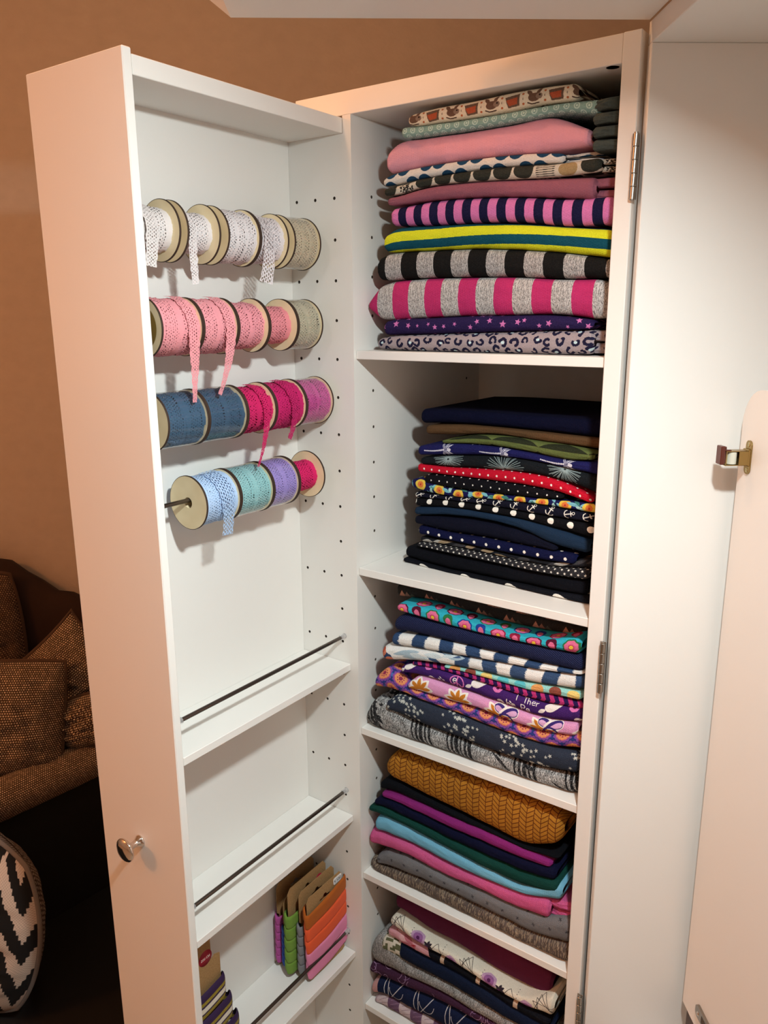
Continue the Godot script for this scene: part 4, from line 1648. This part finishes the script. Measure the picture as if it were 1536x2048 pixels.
# ==================================================================== folded cloth
# S: stations along the fold, each x, top, bottom, front; the cloth is a thick fold with a round nose
func fold_mesh(S: Array, rd: float, depth: float, sd: float, crumple := 0.0012) -> ArrayMesh:
	var st := begin(true)
	var n := S.size() / 4
	var nu := 64
	var x0: float = S[0]
	var x1: float = S[(n - 1) * 4]
	var rows := []
	var uvs := []
	var prof := 22
	for i in nu + 1:
		var f := float(i) / nu
		f = f * f * (3 - 2 * f) * 0.6 + f * 0.4
		var x := lerpf(x0, x1, f)
		var k := 0
		while k < n - 2 and S[(k + 1) * 4] < x: k += 1
		var g := clampf((x - S[k * 4]) / maxf(1e-5, S[(k + 1) * 4] - S[k * 4]), 0, 1)
		var v := []
		for c in range(1, 4):
			var p1: float = S[k * 4 + c]
			var p2: float = S[(k + 1) * 4 + c]
			var p0: float = S[maxi(k - 1, 0) * 4 + c]
			var p3: float = S[mini(k + 2, n - 1) * 4 + c]
			var xx0: float = S[maxi(k - 1, 0) * 4]
			var xx3: float = S[mini(k + 2, n - 1) * 4]
			var dx: float = S[(k + 1) * 4] - S[k * 4]
			var m1 := (p2 - p0) / maxf(1e-5, S[(k + 1) * 4] - xx0) * dx
			var m2 := (p3 - p1) / maxf(1e-5, xx3 - S[k * 4]) * dx
			var g2 := g * g
			var g3 := g2 * g
			v.append((2 * g3 - 3 * g2 + 1) * p1 + (g3 - 2 * g2 + g) * m1 + (-2 * g3 + 3 * g2) * p2 + (g3 - g2) * m2)
		var top: float = v[0] - 0.0002
		var bot: float = v[1] + 0.0002
		var zf: float = v[2]
		var h := maxf(0.0018, (top - bot) / 2)
		var mid := (top + bot) / 2
		var rl := minf(rd, (x1 - x0) * 0.2)
		var d := minf(x - x0, x1 - x)
		var s := 1.0
		if d < rl: s = sqrt(maxf(0.0, 1 - pow(1 - d / rl, 2)))
		var hh := h * lerpf(0.42, 1.0, s)
		var rz := minf(h * 1.05, 0.016)
		zf -= (1 - s) * minf(rl, 0.016) + 0.0018 * bump.get_noise_2d(x * 14, sd * 7.1)
		var row := []
		var uv := []
		var arcl := 0.0
		var mids := prof / 2
		var pts := []
		pts.append(Vector2(zf - depth, mid + hh))
		pts.append(Vector2(zf - depth * 0.4, mid + hh))
		for j in prof + 1:
			var a := PI / 2 - PI * j / prof
			var cy := signf(sin(a)) * pow(absf(sin(a)), 0.85)
			var cz := pow(absf(cos(a)), 0.9)
			var w := crumple * bump.get_noise_3d(x * 26, sin(a) * 2.2, sd * 3.3) * cos(a)
			pts.append(Vector2(zf - rz + rz * cz + w, mid + hh * cy))
		pts.append(Vector2(zf - depth * 0.4, mid - hh))
		pts.append(Vector2(zf - depth, mid - hh))
		var lens := [0.0]
		for j in range(1, pts.size()): lens.append(lens[j - 1] + pts[j].distance_to(pts[j - 1]))
		var centre: float = lens[2 + mids]
		for j in pts.size():
			row.append(Vector3(x, pts[j].y, pts[j].x))
			uv.append(Vector2((x - x0) / 0.45, 0.5 + (lens[j] - centre) / 0.1125))
		rows.append(row)
		uvs.append(uv)
	grid(st, rows, uvs)
	for e in [0, nu]:                                                 # close the two ends
		var row: Array = rows[e]
		var c := Vector3.ZERO
		for p in row: c += p
		c /= row.size()
		var out := Vector3(-1 if e == 0 else 1, 0, 0)
		for j in row.size() - 1:
			st.set_uv(uvs[e][j])
			face3(st, row[j], row[j + 1], c, out)
	return done(st)

func fab(shelf: int, label: String, m: Material, S: Array, rd: float, end: String):
	var g: String = ["", "folded fabrics on the top shelf", "folded dark fabrics on the second shelf", "folded printed fabrics on the third shelf", "folded plain fabrics on the fourth shelf", "folded fabrics on the fifth shelf"][shelf]
	var n := S.size() / 4
	var t := thing("folded_fabric", label, "fabric", Vector3(S[0], S[2], 0), 0.0, g)
	var sd: float = S[0] * 31.0 + S[1] * 17.0
	var depth := 0.27
	var L := S.duplicate()
	for k in n:
		L[k * 4] -= S[0]
		L[k * 4 + 1] -= S[2]
		L[k * 4 + 2] -= S[2]
	place("fold", fold_mesh(L, rd, depth, sd), m, t)
	if end == "": return
	# loose layers sticking out past the right end of the fold, set a little back
	var b := (n - 1) * 4
	var x: float = L[b]
	var tp: float = L[b + 1]
	var bt: float = L[b + 2]
	var z: float = L[b + 3] - 0.014
	var reach := minf(0.452 - S[b], 0.05)
	if reach < 0.008: return
	var many := 2
	if end == "lining":
		many = 4
		bt -= 0.046
		z += 0.012
	var gap := (tp - bt) / many
	for k in many:
		var y0 := bt + gap * k + 0.0004
		var y1 := bt + gap * (k + 1) - 0.0004
		var w := [x - (0.012 if end == "lining" else 0.03), y1, y0, z, x + reach * 0.4, y1 - 0.001, y0 + 0.0005, z - 0.002 + 0.004 * k, x + reach, y1 - 0.002 * (1 - k), y0, z - 0.006]
		place("loose_layer", fold_mesh(w, 0.006, 0.12, sd + k * 5 + 3, 0.004), M.lining if end == "lining" else m, t)

func fabrics():
	M.lining = p_plain("47504d")
	fab(1, "cream fabric printed with brown animals, topmost on the top shelf", p_animals(), [0.1139,1.9472,1.9333,-0.0180, 0.1328,1.9502,1.9311,-0.0180, 0.1755,1.9530,1.9304,-0.0180, 0.2337,1.9530,1.9296,-0.0180, 0.2888,1.9556,1.9294,-0.0180, 0.3409,1.9548,1.9318,-0.0180, 0.3906,1.9524,1.9296,-0.0180], 0.008, "")
	fab(1, "pale teal fabric with little white rings, under the cream animal print", p_rings(), [0.0993,1.9338,1.9177,-0.0200, 0.1220,1.9320,1.9171,-0.0200, 0.1732,1.9300,1.9162,-0.0200, 0.2424,1.9292,1.9156,-0.0200, 0.3071,1.9298,1.9169,-0.0200, 0.3678,1.9302,1.9184,-0.0200, 0.4254,1.9275,1.9087,-0.0200], 0.008, "lining")
	fab(1, "thick soft plain pink fabric on the top shelf", p_plain("e09fb0"), [0.0629,1.9019,1.8711,-0.0300, 0.0870,1.9157,1.8715,-0.0300, 0.1413,1.9164,1.8755,-0.0300, 0.2144,1.9154,1.8762,-0.0300, 0.2827,1.9160,1.8751,-0.0300, 0.3468,1.9175,1.8723,-0.0300, 0.4077,1.8935,1.8736,-0.0300], 0.008, "")
	fab(1, "white fabric with dark blue half circles, under the plain pink fabric", p_halfcircles(), [0.0561,1.8614,1.8525,-0.0300, 0.0777,1.8693,1.8521,-0.0300, 0.1265,1.8738,1.8562,-0.0300, 0.1927,1.8756,1.8589,-0.0300, 0.2551,1.8751,1.8597,-0.0300, 0.3140,1.8733,1.8580,-0.0300, 0.3699,1.8679,1.8551,-0.0300], 0.008, "tail")
	fab(1, "off-white fabric with rows of charcoal half moons, top shelf", p_moons(), [0.0587,1.8477,1.8367,-0.0300, 0.0846,1.8502,1.8367,-0.0300, 0.1426,1.8565,1.8443,-0.0300, 0.2206,1.8589,1.8440,-0.0300, 0.2933,1.8582,1.8404,-0.0300, 0.3611,1.8552,1.8375,-0.0300, 0.4247,1.8569,1.8381,-0.0300], 0.008, "tail")
	fab(1, "plain dusty mauve fabric on the top shelf", p_plain("8f5868"), [0.0645,1.8323,1.8218,-0.0300, 0.0893,1.8353,1.8210,-0.0300, 0.1450,1.8431,1.8230,-0.0300, 0.2200,1.8436,1.8216,-0.0300, 0.2903,1.8401,1.8171,-0.0300, 0.3561,1.8364,1.8104,-0.0300, 0.4182,1.8327,1.8021,-0.0300], 0.008, "tail")
	fab(1, "orchid pink and navy upright striped fabric", p_vstripes(["d277b4","17173a"],34,0,4), [0.0714,1.8168,1.7897,-0.0300, 0.0978,1.8188,1.7884,-0.0300, 0.1569,1.8224,1.7859,-0.0300, 0.2362,1.8202,1.7842,-0.0300, 0.3102,1.8147,1.7799,-0.0300, 0.3796,1.8069,1.7699,-0.0300, 0.4443,1.8057,1.7684,-0.0300], 0.008, "")
	fab(1, "lime yellow and teal fabric with long lengthwise stripes", p_hstripes(), [0.0562,1.7758,1.7496,-0.0300, 0.0840,1.7862,1.7489,-0.0300, 0.1464,1.7858,1.7484,-0.0300, 0.2298,1.7837,1.7471,-0.0300, 0.3075,1.7782,1.7416,-0.0300, 0.3800,1.7695,1.7336,-0.0300, 0.4480,1.7623,1.7236,-0.0300], 0.008, "")
	fab(1, "black and heather grey wide striped fabric", p_vstripes(["151515","a9a7a6"],72,1,-30), [0.0430,1.7408,1.7053,-0.0300, 0.0718,1.7475,1.7045,-0.0300, 0.1365,1.7478,1.7062,-0.0300, 0.2228,1.7468,1.7054,-0.0300, 0.3029,1.7415,1.7027,-0.0300, 0.3776,1.7335,1.6983,-0.0300, 0.4474,1.7224,1.6975,-0.0300], 0.008, "")
	fab(1, "raspberry pink and heather grey wide striped fabric", p_vstripes(["b52e66","b9b6b4"],72,1,-14), [0.0191,1.6699,1.6570,-0.0300, 0.0502,1.6967,1.6412,-0.0300, 0.1195,1.7044,1.6424,-0.0300, 0.2115,1.7044,1.6460,-0.0300, 0.2965,1.7025,1.6469,-0.0300, 0.3753,1.6972,1.6474,-0.0300, 0.4488,1.6963,1.6377,-0.0300], 0.030, "")
	fab(1, "dark purple fabric with scattered pink stars", p_stars_scatter("241a44","c46fae"), [0.0561,1.6374,1.6147,-0.0300, 0.0821,1.6414,1.6154,-0.0300, 0.1407,1.6428,1.6171,-0.0300, 0.2195,1.6457,1.6200,-0.0300, 0.2931,1.6465,1.6225,-0.0300, 0.3619,1.6466,1.6248,-0.0300, 0.4263,1.6403,1.6268,-0.0300], 0.008, "")
	fab(1, "mauve leopard print fabric, lowest on the top shelf", p_leopard(), [0.0418,1.6081,1.5916,-0.0300, 0.0691,1.6133,1.5909,-0.0300, 0.1305,1.6164,1.5898,-0.0300, 0.2128,1.6194,1.5898,-0.0300, 0.2896,1.6220,1.5898,-0.0300, 0.3611,1.6244,1.5898,-0.0300, 0.4279,1.6263,1.5911,-0.0300], 0.008, "tail")
	fab(2, "plain dark navy fabric, topmost of the dark stack on the second shelf", p_plain("0b0d24"), [0.0780,1.4827,1.4564,-0.1133, 0.1024,1.4838,1.4582,-0.1119, 0.1575,1.4863,1.4620,-0.1087, 0.2319,1.4871,1.4632,-0.1045, 0.3016,1.4872,1.4629,-0.1005, 0.3670,1.4880,1.4619,-0.0967, 0.4285,1.4887,1.4610,-0.0932], 0.008, "")
	fab(2, "plain brown fabric in the dark stack", p_plain("58402a"), [0.0963,1.4555,1.4393,-0.1022, 0.1197,1.4577,1.4410,-0.1009, 0.1726,1.4618,1.4449,-0.0979, 0.2439,1.4627,1.4524,-0.0938, 0.3110,1.4624,1.4497,-0.0899, 0.3742,1.4614,1.4474,-0.0863, 0.4338,1.4611,1.4454,-0.0829], 0.008, "")
	fab(2, "olive green fabric with dark triangles", p_olive(), [0.1417,1.4349,1.4301,-0.0836, 0.1609,1.4392,1.4315,-0.0825, 0.2046,1.4479,1.4344,-0.0800, 0.2640,1.4512,1.4346,-0.0766, 0.3206,1.4490,1.4309,-0.0734, 0.3744,1.4470,1.4256,-0.0703, 0.4253,1.4422,1.4292,-0.0674], 0.008, "")
	fab(2, "royal blue fabric with white dragonflies", p_dragonfly(), [0.0919,1.4202,1.4036,-0.0825, 0.1165,1.4250,1.4062,-0.0811, 0.1718,1.4318,1.4121,-0.0779, 0.2464,1.4341,1.4193,-0.0736, 0.3163,1.4308,1.4194,-0.0696, 0.3821,1.4257,1.4140,-0.0659, 0.4438,1.4288,1.4078,-0.0624], 0.008, "")
	fab(2, "black fabric with pale starburst fireworks", p_fireworks(), [0.0980,1.4007,1.3883,-0.0821, 0.1222,1.4040,1.3897,-0.0807, 0.1768,1.4115,1.3919,-0.0776, 0.2502,1.4189,1.3961,-0.0734, 0.3191,1.4187,1.3979,-0.0695, 0.3840,1.4133,1.3911,-0.0658, 0.4455,1.4072,1.3761,-0.0623], 0.008, "")
	fab(2, "bright red fabric with small white polka dots", p_dots("c0112a","f4efe8",4.2,38,30), [0.0915,1.3893,1.3732,-0.0825, 0.1150,1.3887,1.3744,-0.0811, 0.1678,1.3899,1.3755,-0.0781, 0.2391,1.3951,1.3765,-0.0741, 0.3059,1.3972,1.3768,-0.0702, 0.3691,1.3923,1.3733,-0.0666, 0.4295,1.3736,1.3629,-0.0632], 0.008, "")
	fab(2, "black fabric with tiny white dots, under the red polka dot fabric", p_dots("0d0d12","f4efe8",3.4,40,28), [0.1061,1.3696,1.3517,-0.0817, 0.1245,1.3724,1.3523,-0.0806, 0.1664,1.3749,1.3529,-0.0782, 0.2236,1.3759,1.3541,-0.0749, 0.2781,1.3762,1.3556,-0.0718, 0.3298,1.3751,1.3584,-0.0689, 0.3791,1.3712,1.3635,-0.0660], 0.008, "")
	fab(2, "navy fabric with tropical flowers and leaves", p_tropical(), [0.0731,1.3583,1.3438,-0.0835, 0.0996,1.3609,1.3389,-0.0820, 0.1592,1.3524,1.3374,-0.0786, 0.2389,1.3541,1.3438,-0.0741, 0.3133,1.3571,1.3486,-0.0698, 0.3828,1.3607,1.3491,-0.0658, 0.4478,1.3639,1.3486,-0.0621], 0.020, "")
	fab(2, "black fabric with white anchors", p_anchors(), [0.0852,1.3355,1.3253,-0.0828, 0.1092,1.3359,1.3278,-0.0815, 0.1633,1.3372,1.3312,-0.0784, 0.2363,1.3432,1.3332,-0.0742, 0.3047,1.3476,1.3321,-0.0703, 0.3690,1.3482,1.3315,-0.0666, 0.4296,1.3472,1.3326,-0.0632], 0.008, "")
	fab(2, "black fabric with large white polka dots", p_dots("0c0c10","f2eee4",13,78,70), [0.0862,1.3247,1.3090,-0.0828, 0.1104,1.3272,1.3120,-0.0814, 0.1650,1.3305,1.3181,-0.0783, 0.2386,1.3325,1.3202,-0.0741, 0.3077,1.3317,1.3195,-0.0701, 0.3729,1.3310,1.3141,-0.0664, 0.4342,1.3313,1.3072,-0.0629], 0.008, "")
	fab(2, "plain dark petrol blue fabric in the dark stack", p_plain("1a2c42"), [0.0845,1.3069,1.2921,-0.0829, 0.1082,1.3102,1.2958,-0.0815, 0.1618,1.3173,1.3038,-0.0785, 0.2342,1.3194,1.3073,-0.0743, 0.3023,1.3187,1.3023,-0.0704, 0.3669,1.3140,1.2847,-0.0668, 0.4277,1.3027,1.2812,-0.0633], 0.008, "")
	fab(2, "plain black navy fabric, under the petrol blue one", p_plain("0f1120"), [0.0834,1.2895,1.2746,-0.0859, 0.1028,1.2929,1.2747,-0.0848, 0.1471,1.2995,1.2708,-0.0823, 0.2074,1.3036,1.2728,-0.0789, 0.2647,1.3034,1.2737,-0.0756, 0.3193,1.2973,1.2735,-0.0725, 0.3716,1.2838,1.2740,-0.0695], 0.008, "")
	fab(2, "navy fabric with white polka dots, above the tan patterned edge", p_dots("0c1034","f2eee4",6.5,56,44), [0.0936,1.2743,1.2558,-0.0824, 0.1150,1.2732,1.2574,-0.0811, 0.1634,1.2709,1.2569,-0.0784, 0.2293,1.2727,1.2558,-0.0746, 0.2914,1.2732,1.2559,-0.0711, 0.3503,1.2734,1.2566,-0.0677, 0.4059,1.2762,1.2585,-0.0645], 0.008, "")
	fab(2, "thin tan, grey and black patterned fabric in the dark stack", p_camo(), [0.0941,1.2515,1.2421,-0.0883, 0.1175,1.2526,1.2437,-0.0870, 0.1704,1.2539,1.2458,-0.0840, 0.2421,1.2528,1.2458,-0.0799, 0.3095,1.2532,1.2455,-0.0760, 0.3728,1.2558,1.2487,-0.0724, 0.4319,1.2731,1.2572,-0.0690], 0.008, "")
	fab(2, "charcoal fabric with small white stars", p_stars_grid("26262a","f2eee4",6,27), [0.0943,1.2417,1.2352,-0.0783, 0.1175,1.2433,1.2354,-0.0770, 0.1703,1.2454,1.2349,-0.0740, 0.2416,1.2454,1.2353,-0.0699, 0.3086,1.2451,1.2355,-0.0661, 0.3717,1.2482,1.2363,-0.0625, 0.4309,1.2567,1.2399,-0.0591], 0.008, "")
	fab(2, "plain black fabric, second from the bottom of the dark stack", p_plain("0d0e14"), [0.0643,1.2280,1.2077,-0.0840, 0.0898,1.2319,1.2068,-0.0826, 0.1472,1.2325,1.2035,-0.0793, 0.2246,1.2333,1.2043,-0.0749, 0.2969,1.2336,1.2068,-0.0707, 0.3649,1.2344,1.2079,-0.0669, 0.4285,1.2367,1.2108,-0.0632], 0.008, "")
	fab(2, "black fabric with white leaf shapes, lowest on the second shelf", p_whiteshapes(), [0.0621,1.2072,1.1998,-0.0802, 0.0885,1.2064,1.1999,-0.0787, 0.1479,1.2031,1.1986,-0.0753, 0.2279,1.2040,1.1995,-0.0707, 0.3025,1.2065,1.1998,-0.0664, 0.3725,1.2078,1.1998,-0.0624, 0.4378,1.2125,1.2002,-0.0587], 0.008, "")
	fab(3, "dark grey fabric with peach triangles, topmost on the third shelf", p_peach(), [0.0699,1.1696,1.1390,-0.0483, 0.0948,1.1703,1.1429,-0.0492, 0.1513,1.1711,1.1473,-0.0510, 0.2282,1.1702,1.1405,-0.0536, 0.3006,1.1684,1.1364,-0.0560, 0.3691,1.1676,1.1380,-0.0583, 0.4336,1.1684,1.1436,-0.0605], 0.008, "")
	fab(3, "turquoise fabric with pink flowers and paisley drops", p_turquoise(), [0.0937,1.1423,1.1300,-0.0141, 0.1172,1.1442,1.1287,-0.0149, 0.1703,1.1452,1.1250,-0.0167, 0.2427,1.1393,1.1229,-0.0191, 0.3111,1.1362,1.1253,-0.0214, 0.3759,1.1382,1.1260,-0.0235, 0.4373,1.1562,1.1252,-0.0256], 0.008, "")
	fab(3, "plain navy ribbed fabric under the turquoise flowers", p_rib("10142f"), [0.0885,1.1138,1.0891,-0.0140, 0.1129,1.1236,1.0908,-0.0148, 0.1680,1.1227,1.0924,-0.0166, 0.2430,1.1221,1.0940,-0.0191, 0.3137,1.1236,1.0940,-0.0215, 0.3805,1.1243,1.0956,-0.0237, 0.4437,1.1231,1.0968,-0.0258], 0.008, "")
	fab(3, "white and denim blue brush striped fabric, upper of the two", p_brush(-20), [0.0821,1.0819,1.0588,-0.0137, 0.1072,1.0853,1.0620,-0.0146, 0.1639,1.0915,1.0675,-0.0165, 0.2409,1.0933,1.0744,-0.0190, 0.3135,1.0933,1.0801,-0.0214, 0.3818,1.0950,1.0859,-0.0237, 0.4461,1.0999,1.0952,-0.0259], 0.008, "")
	fab(3, "white and denim blue brush striped fabric with watercolour end, lower of the two", p_brush2(), [0.0558,1.0506,1.0211,-0.0129, 0.0835,1.0585,1.0276,-0.0138, 0.1459,1.0651,1.0421,-0.0159, 0.2300,1.0723,1.0515,-0.0187, 0.3087,1.0789,1.0546,-0.0213, 0.3826,1.0845,1.0599,-0.0238, 0.4518,1.0945,1.0680,-0.0261], 0.020, "")
	fab(3, "thin aqua fabric with orange and yellow dots", p_aqua(), [0.1910,1.0467,1.0412,-0.0194, 0.2077,1.0486,1.0434,-0.0199, 0.2460,1.0514,1.0445,-0.0212, 0.2989,1.0527,1.0442,-0.0230, 0.3495,1.0547,1.0419,-0.0247, 0.3980,1.0603,1.0451,-0.0263, 0.4445,1.0628,1.0494,-0.0278], 0.008, "")
	fab(3, "narrow magenta and navy chevron fabric", p_chevron(), [0.1245,1.0361,1.0307,-0.0181, 0.1462,1.0386,1.0336,-0.0189, 0.1958,1.0414,1.0362,-0.0205, 0.2633,1.0439,1.0331,-0.0228, 0.3277,1.0415,1.0292,-0.0249, 0.3888,1.0430,1.0281,-0.0270, 0.4467,1.0436,1.0335,-0.0289], 0.008, "")
	fab(3, "purple fabric with white birds, leaves and lettering", p_purple(), [0.1028,1.0232,1.0096,-0.0144, 0.1265,1.0306,1.0131,-0.0152, 0.1799,1.0350,1.0152,-0.0170, 0.2528,1.0332,1.0090,-0.0194, 0.3218,1.0292,1.0041,-0.0217, 0.3872,1.0277,1.0005,-0.0239, 0.4487,1.0361,1.0114,-0.0260], 0.008, "")
	fab(3, "pink and white fabric with orange petals and purple scrolls", p_scrolls(), [0.1195,0.9942,0.9864,-0.0110, 0.1413,1.0124,0.9832,-0.0117, 0.1909,1.0127,0.9814,-0.0134, 0.2586,1.0082,0.9841,-0.0156, 0.3230,1.0036,0.9786,-0.0178, 0.3842,1.0003,0.9779,-0.0198, 0.4420,1.0091,0.9858,-0.0217], 0.008, "")
	fab(3, "blue and purple fabric with orange medallions", p_medallions(), [0.0432,0.9841,0.9640,-0.0124, 0.0719,1.0085,0.9667,-0.0134, 0.1361,0.9836,0.9678,-0.0155, 0.2232,0.9815,0.9615,-0.0184, 0.3049,0.9770,0.9547,-0.0212, 0.3816,0.9752,0.9521,-0.0237, 0.4528,0.9949,0.9650,-0.0261], 0.008, "")
	fab(3, "dark denim fabric with clusters of pale stars", p_denimstars(), [0.0713,0.9449,0.9267,-0.0104, 0.0971,0.9620,0.9236,-0.0112, 0.1555,0.9660,0.9170,-0.0132, 0.2348,0.9601,0.9136,-0.0158, 0.3096,0.9541,0.9087,-0.0183, 0.3802,0.9517,0.9096,-0.0207, 0.4466,0.9557,0.9184,-0.0229], 0.008, "")
	fab(3, "fluffy grey and black patterned knit, lowest on the third shelf", p_animalknit(), [0.0182,0.9106,0.8771,-0.0114, 0.0441,0.9384,0.8768,-0.0125, 0.1134,0.9167,0.8768,-0.0148, 0.2071,0.9128,0.8768,-0.0179, 0.2946,0.9052,0.8768,-0.0208, 0.3765,0.9052,0.8768,-0.0235, 0.4528,0.9119,0.8772,-0.0261], 0.030, "")
	fab(4, "mustard basket weave fabric, topmost on the fourth shelf", p_weave(), [0.0599,0.8130,0.7781,-0.0199, 0.0851,0.8337,0.7765,-0.0197, 0.1421,0.8419,0.7693,-0.0195, 0.2195,0.8428,0.7633,-0.0191, 0.2926,0.8414,0.7569,-0.0187, 0.3617,0.8383,0.7524,-0.0184, 0.4264,0.8327,0.7796,-0.0181], 0.020, "")
	fab(4, "plain black fabric under the mustard weave", p_plain("0d0f14"), [0.0442,0.7564,0.7398,-0.0259, 0.0704,0.7713,0.7448,-0.0258, 0.1295,0.7642,0.7461,-0.0255, 0.2095,0.7582,0.7450,-0.0251, 0.2849,0.7519,0.7450,-0.0248, 0.3562,0.7470,0.7425,-0.0244, 0.4230,0.7539,0.7494,-0.0241], 0.008, "")
	fab(4, "plain magenta purple fabric on the fourth shelf", p_plain("7a2468"), [0.0524,0.7401,0.7310,-0.0199, 0.0769,0.7445,0.7315,-0.0198, 0.1326,0.7457,0.7285,-0.0195, 0.2081,0.7446,0.7248,-0.0192, 0.2795,0.7446,0.7234,-0.0188, 0.3472,0.7424,0.7237,-0.0185, 0.4112,0.7415,0.7291,-0.0182], 0.008, "")
	fab(4, "plain navy fabric under the magenta one", p_plain("0d102a"), [0.0330,0.7147,0.7046,-0.0200, 0.0598,0.7308,0.7066,-0.0199, 0.1202,0.7284,0.7059,-0.0196, 0.2022,0.7241,0.7011,-0.0192, 0.2794,0.7226,0.6983,-0.0188, 0.3520,0.7234,0.6986,-0.0185, 0.4203,0.7312,0.7062,-0.0181], 0.008, "")
	fab(4, "plain dark green fabric on the fourth shelf", p_plain("123c36"), [0.0200,0.6964,0.6862,-0.0200, 0.0484,0.7054,0.6874,-0.0199, 0.1122,0.7056,0.6866,-0.0196, 0.1985,0.7005,0.6781,-0.0192, 0.2795,0.6975,0.6720,-0.0188, 0.3557,0.6982,0.6697,-0.0184, 0.4267,0.7087,0.6832,-0.0181], 0.008, "")
	fab(4, "plain light blue fabric on the fourth shelf", p_plain("6ba8c4"), [0.0348,0.6758,0.6444,-0.0200, 0.0625,0.6868,0.6493,-0.0198, 0.1250,0.6844,0.6507,-0.0195, 0.2094,0.6764,0.6456,-0.0191, 0.2889,0.6707,0.6474,-0.0188, 0.3635,0.6693,0.6549,-0.0184, 0.4324,0.7066,0.6724,-0.0181], 0.008, "")
	fab(4, "plain rose pink fabric on the fourth shelf", p_heather("c25486",.5), [0.0207,0.6409,0.6067,-0.0200, 0.0479,0.6459,0.6134,-0.0199, 0.1092,0.6499,0.6213,-0.0196, 0.1924,0.6446,0.6159,-0.0192, 0.2704,0.6453,0.6202,-0.0189, 0.3441,0.6503,0.6178,-0.0185, 0.4131,0.6651,0.6250,-0.0182], 0.008, "tail")
	fab(4, "grey jersey fabric with small dark marks", p_marks(), [0.0374,0.5891,0.5685,-0.0200, 0.0665,0.6100,0.5739,-0.0198, 0.1319,0.6180,0.5800,-0.0195, 0.2201,0.6162,0.5832,-0.0191, 0.3026,0.6180,0.5820,-0.0187, 0.3801,0.6212,0.5813,-0.0183, 0.4522,0.6427,0.5936,-0.0180], 0.008, "")
	fab(4, "brown and beige streaked knit fabric, lowest on the fourth shelf", p_streak(), [0.0182,0.5742,0.5523,-0.0201, 0.0404,0.5687,0.5523,-0.0200, 0.1114,0.5769,0.5523,-0.0196, 0.2068,0.5819,0.5523,-0.0192, 0.2959,0.5813,0.5523,-0.0187, 0.3792,0.5805,0.5523,-0.0183, 0.4562,0.5945,0.5523,-0.0180], 0.020, "")
	fab(5, "plain burgundy fabric, topmost on the fifth shelf", p_plain("5e2644"), [0.0713,0.5059,0.4639,-0.0400, 0.0945,0.5071,0.4661,-0.0400, 0.1472,0.5079,0.4540,-0.0400, 0.2192,0.5073,0.4535,-0.0400, 0.2878,0.5048,0.4429,-0.0400, 0.3530,0.4977,0.4387,-0.0400, 0.4152,0.4911,0.4416,-0.0400], 0.008, "")
	fab(5, "cream fabric with purple roses and thin triangle lines", p_roses(), [0.0748,0.4638,0.4487,-0.0160, 0.0990,0.4647,0.4438,-0.0160, 0.1537,0.4536,0.4378,-0.0160, 0.2282,0.4517,0.4352,-0.0160, 0.2991,0.4418,0.4278,-0.0160, 0.3664,0.4389,0.4239,-0.0160, 0.4299,0.4717,0.4269,-0.0160], 0.008, "")
	fab(5, "black fabric with pink blush end and beige bars", p_blush(), [0.0656,0.4283,0.4169,-0.0200, 0.0898,0.4377,0.4101,-0.0200, 0.1447,0.4324,0.4097,-0.0200, 0.2194,0.4309,0.4126,-0.0200, 0.2905,0.4232,0.4090,-0.0200, 0.3580,0.4189,0.4015,-0.0200, 0.4222,0.4171,0.4000,-0.0200], 0.008, "")
	fab(5, "navy fabric with green and white pixel squares at its end", p_pixels(), [0.0485,0.3979,0.3608,-0.0200, 0.0741,0.4141,0.3635,-0.0200, 0.1321,0.4074,0.3685,-0.0200, 0.2109,0.4119,0.3706,-0.0200, 0.2855,0.4086,0.3677,-0.0200, 0.3564,0.4008,0.3643,-0.0200, 0.4235,0.3992,0.3604,-0.0200], 0.008, "")
	fab(5, "plain heather grey jersey on the fifth shelf", p_heather("8b8986",1.), [0.0182,0.3716,0.3211,-0.0200, 0.0462,0.3995,0.3249,-0.0200, 0.1095,0.3659,0.3339,-0.0200, 0.1954,0.3698,0.3448,-0.0200, 0.2763,0.3674,0.3418,-0.0200, 0.3528,0.3638,0.3408,-0.0200, 0.4249,0.3597,0.3423,-0.0200], 0.020, "")
	fab(5, "purple fabric with swirling line print", p_swirl(), [0.0182,0.3187,0.2931,-0.0200, 0.0417,0.3230,0.2986,-0.0200, 0.1063,0.3322,0.3082,-0.0200, 0.1935,0.3437,0.3224,-0.0200, 0.2754,0.3409,0.3263,-0.0200, 0.3528,0.3397,0.3272,-0.0200, 0.4257,0.3405,0.3277,-0.0200], 0.008, "")
	fab(5, "navy fabric with looping white lines", p_loops(), [0.0221,0.2729,0.2405,-0.0200, 0.0504,0.2940,0.2531,-0.0200, 0.1136,0.3090,0.2583,-0.0200, 0.1991,0.3218,0.2638,-0.0200, 0.2795,0.3238,0.2759,-0.0200, 0.3553,0.3248,0.2875,-0.0200, 0.4268,0.3259,0.2984,-0.0200], 0.008, "")
	fab(5, "mauve fabric with leaf veins, lowest one in view", p_veins(), [0.0296,0.2365,0.2278,-0.0200, 0.0573,0.2530,0.2278,-0.0200, 0.1197,0.2577,0.2278,-0.0200, 0.2041,0.2634,0.2278,-0.0200, 0.2833,0.2751,0.2370,-0.0200, 0.3579,0.2862,0.2534,-0.0200, 0.4283,0.2966,0.2688,-0.0200], 0.008, "")
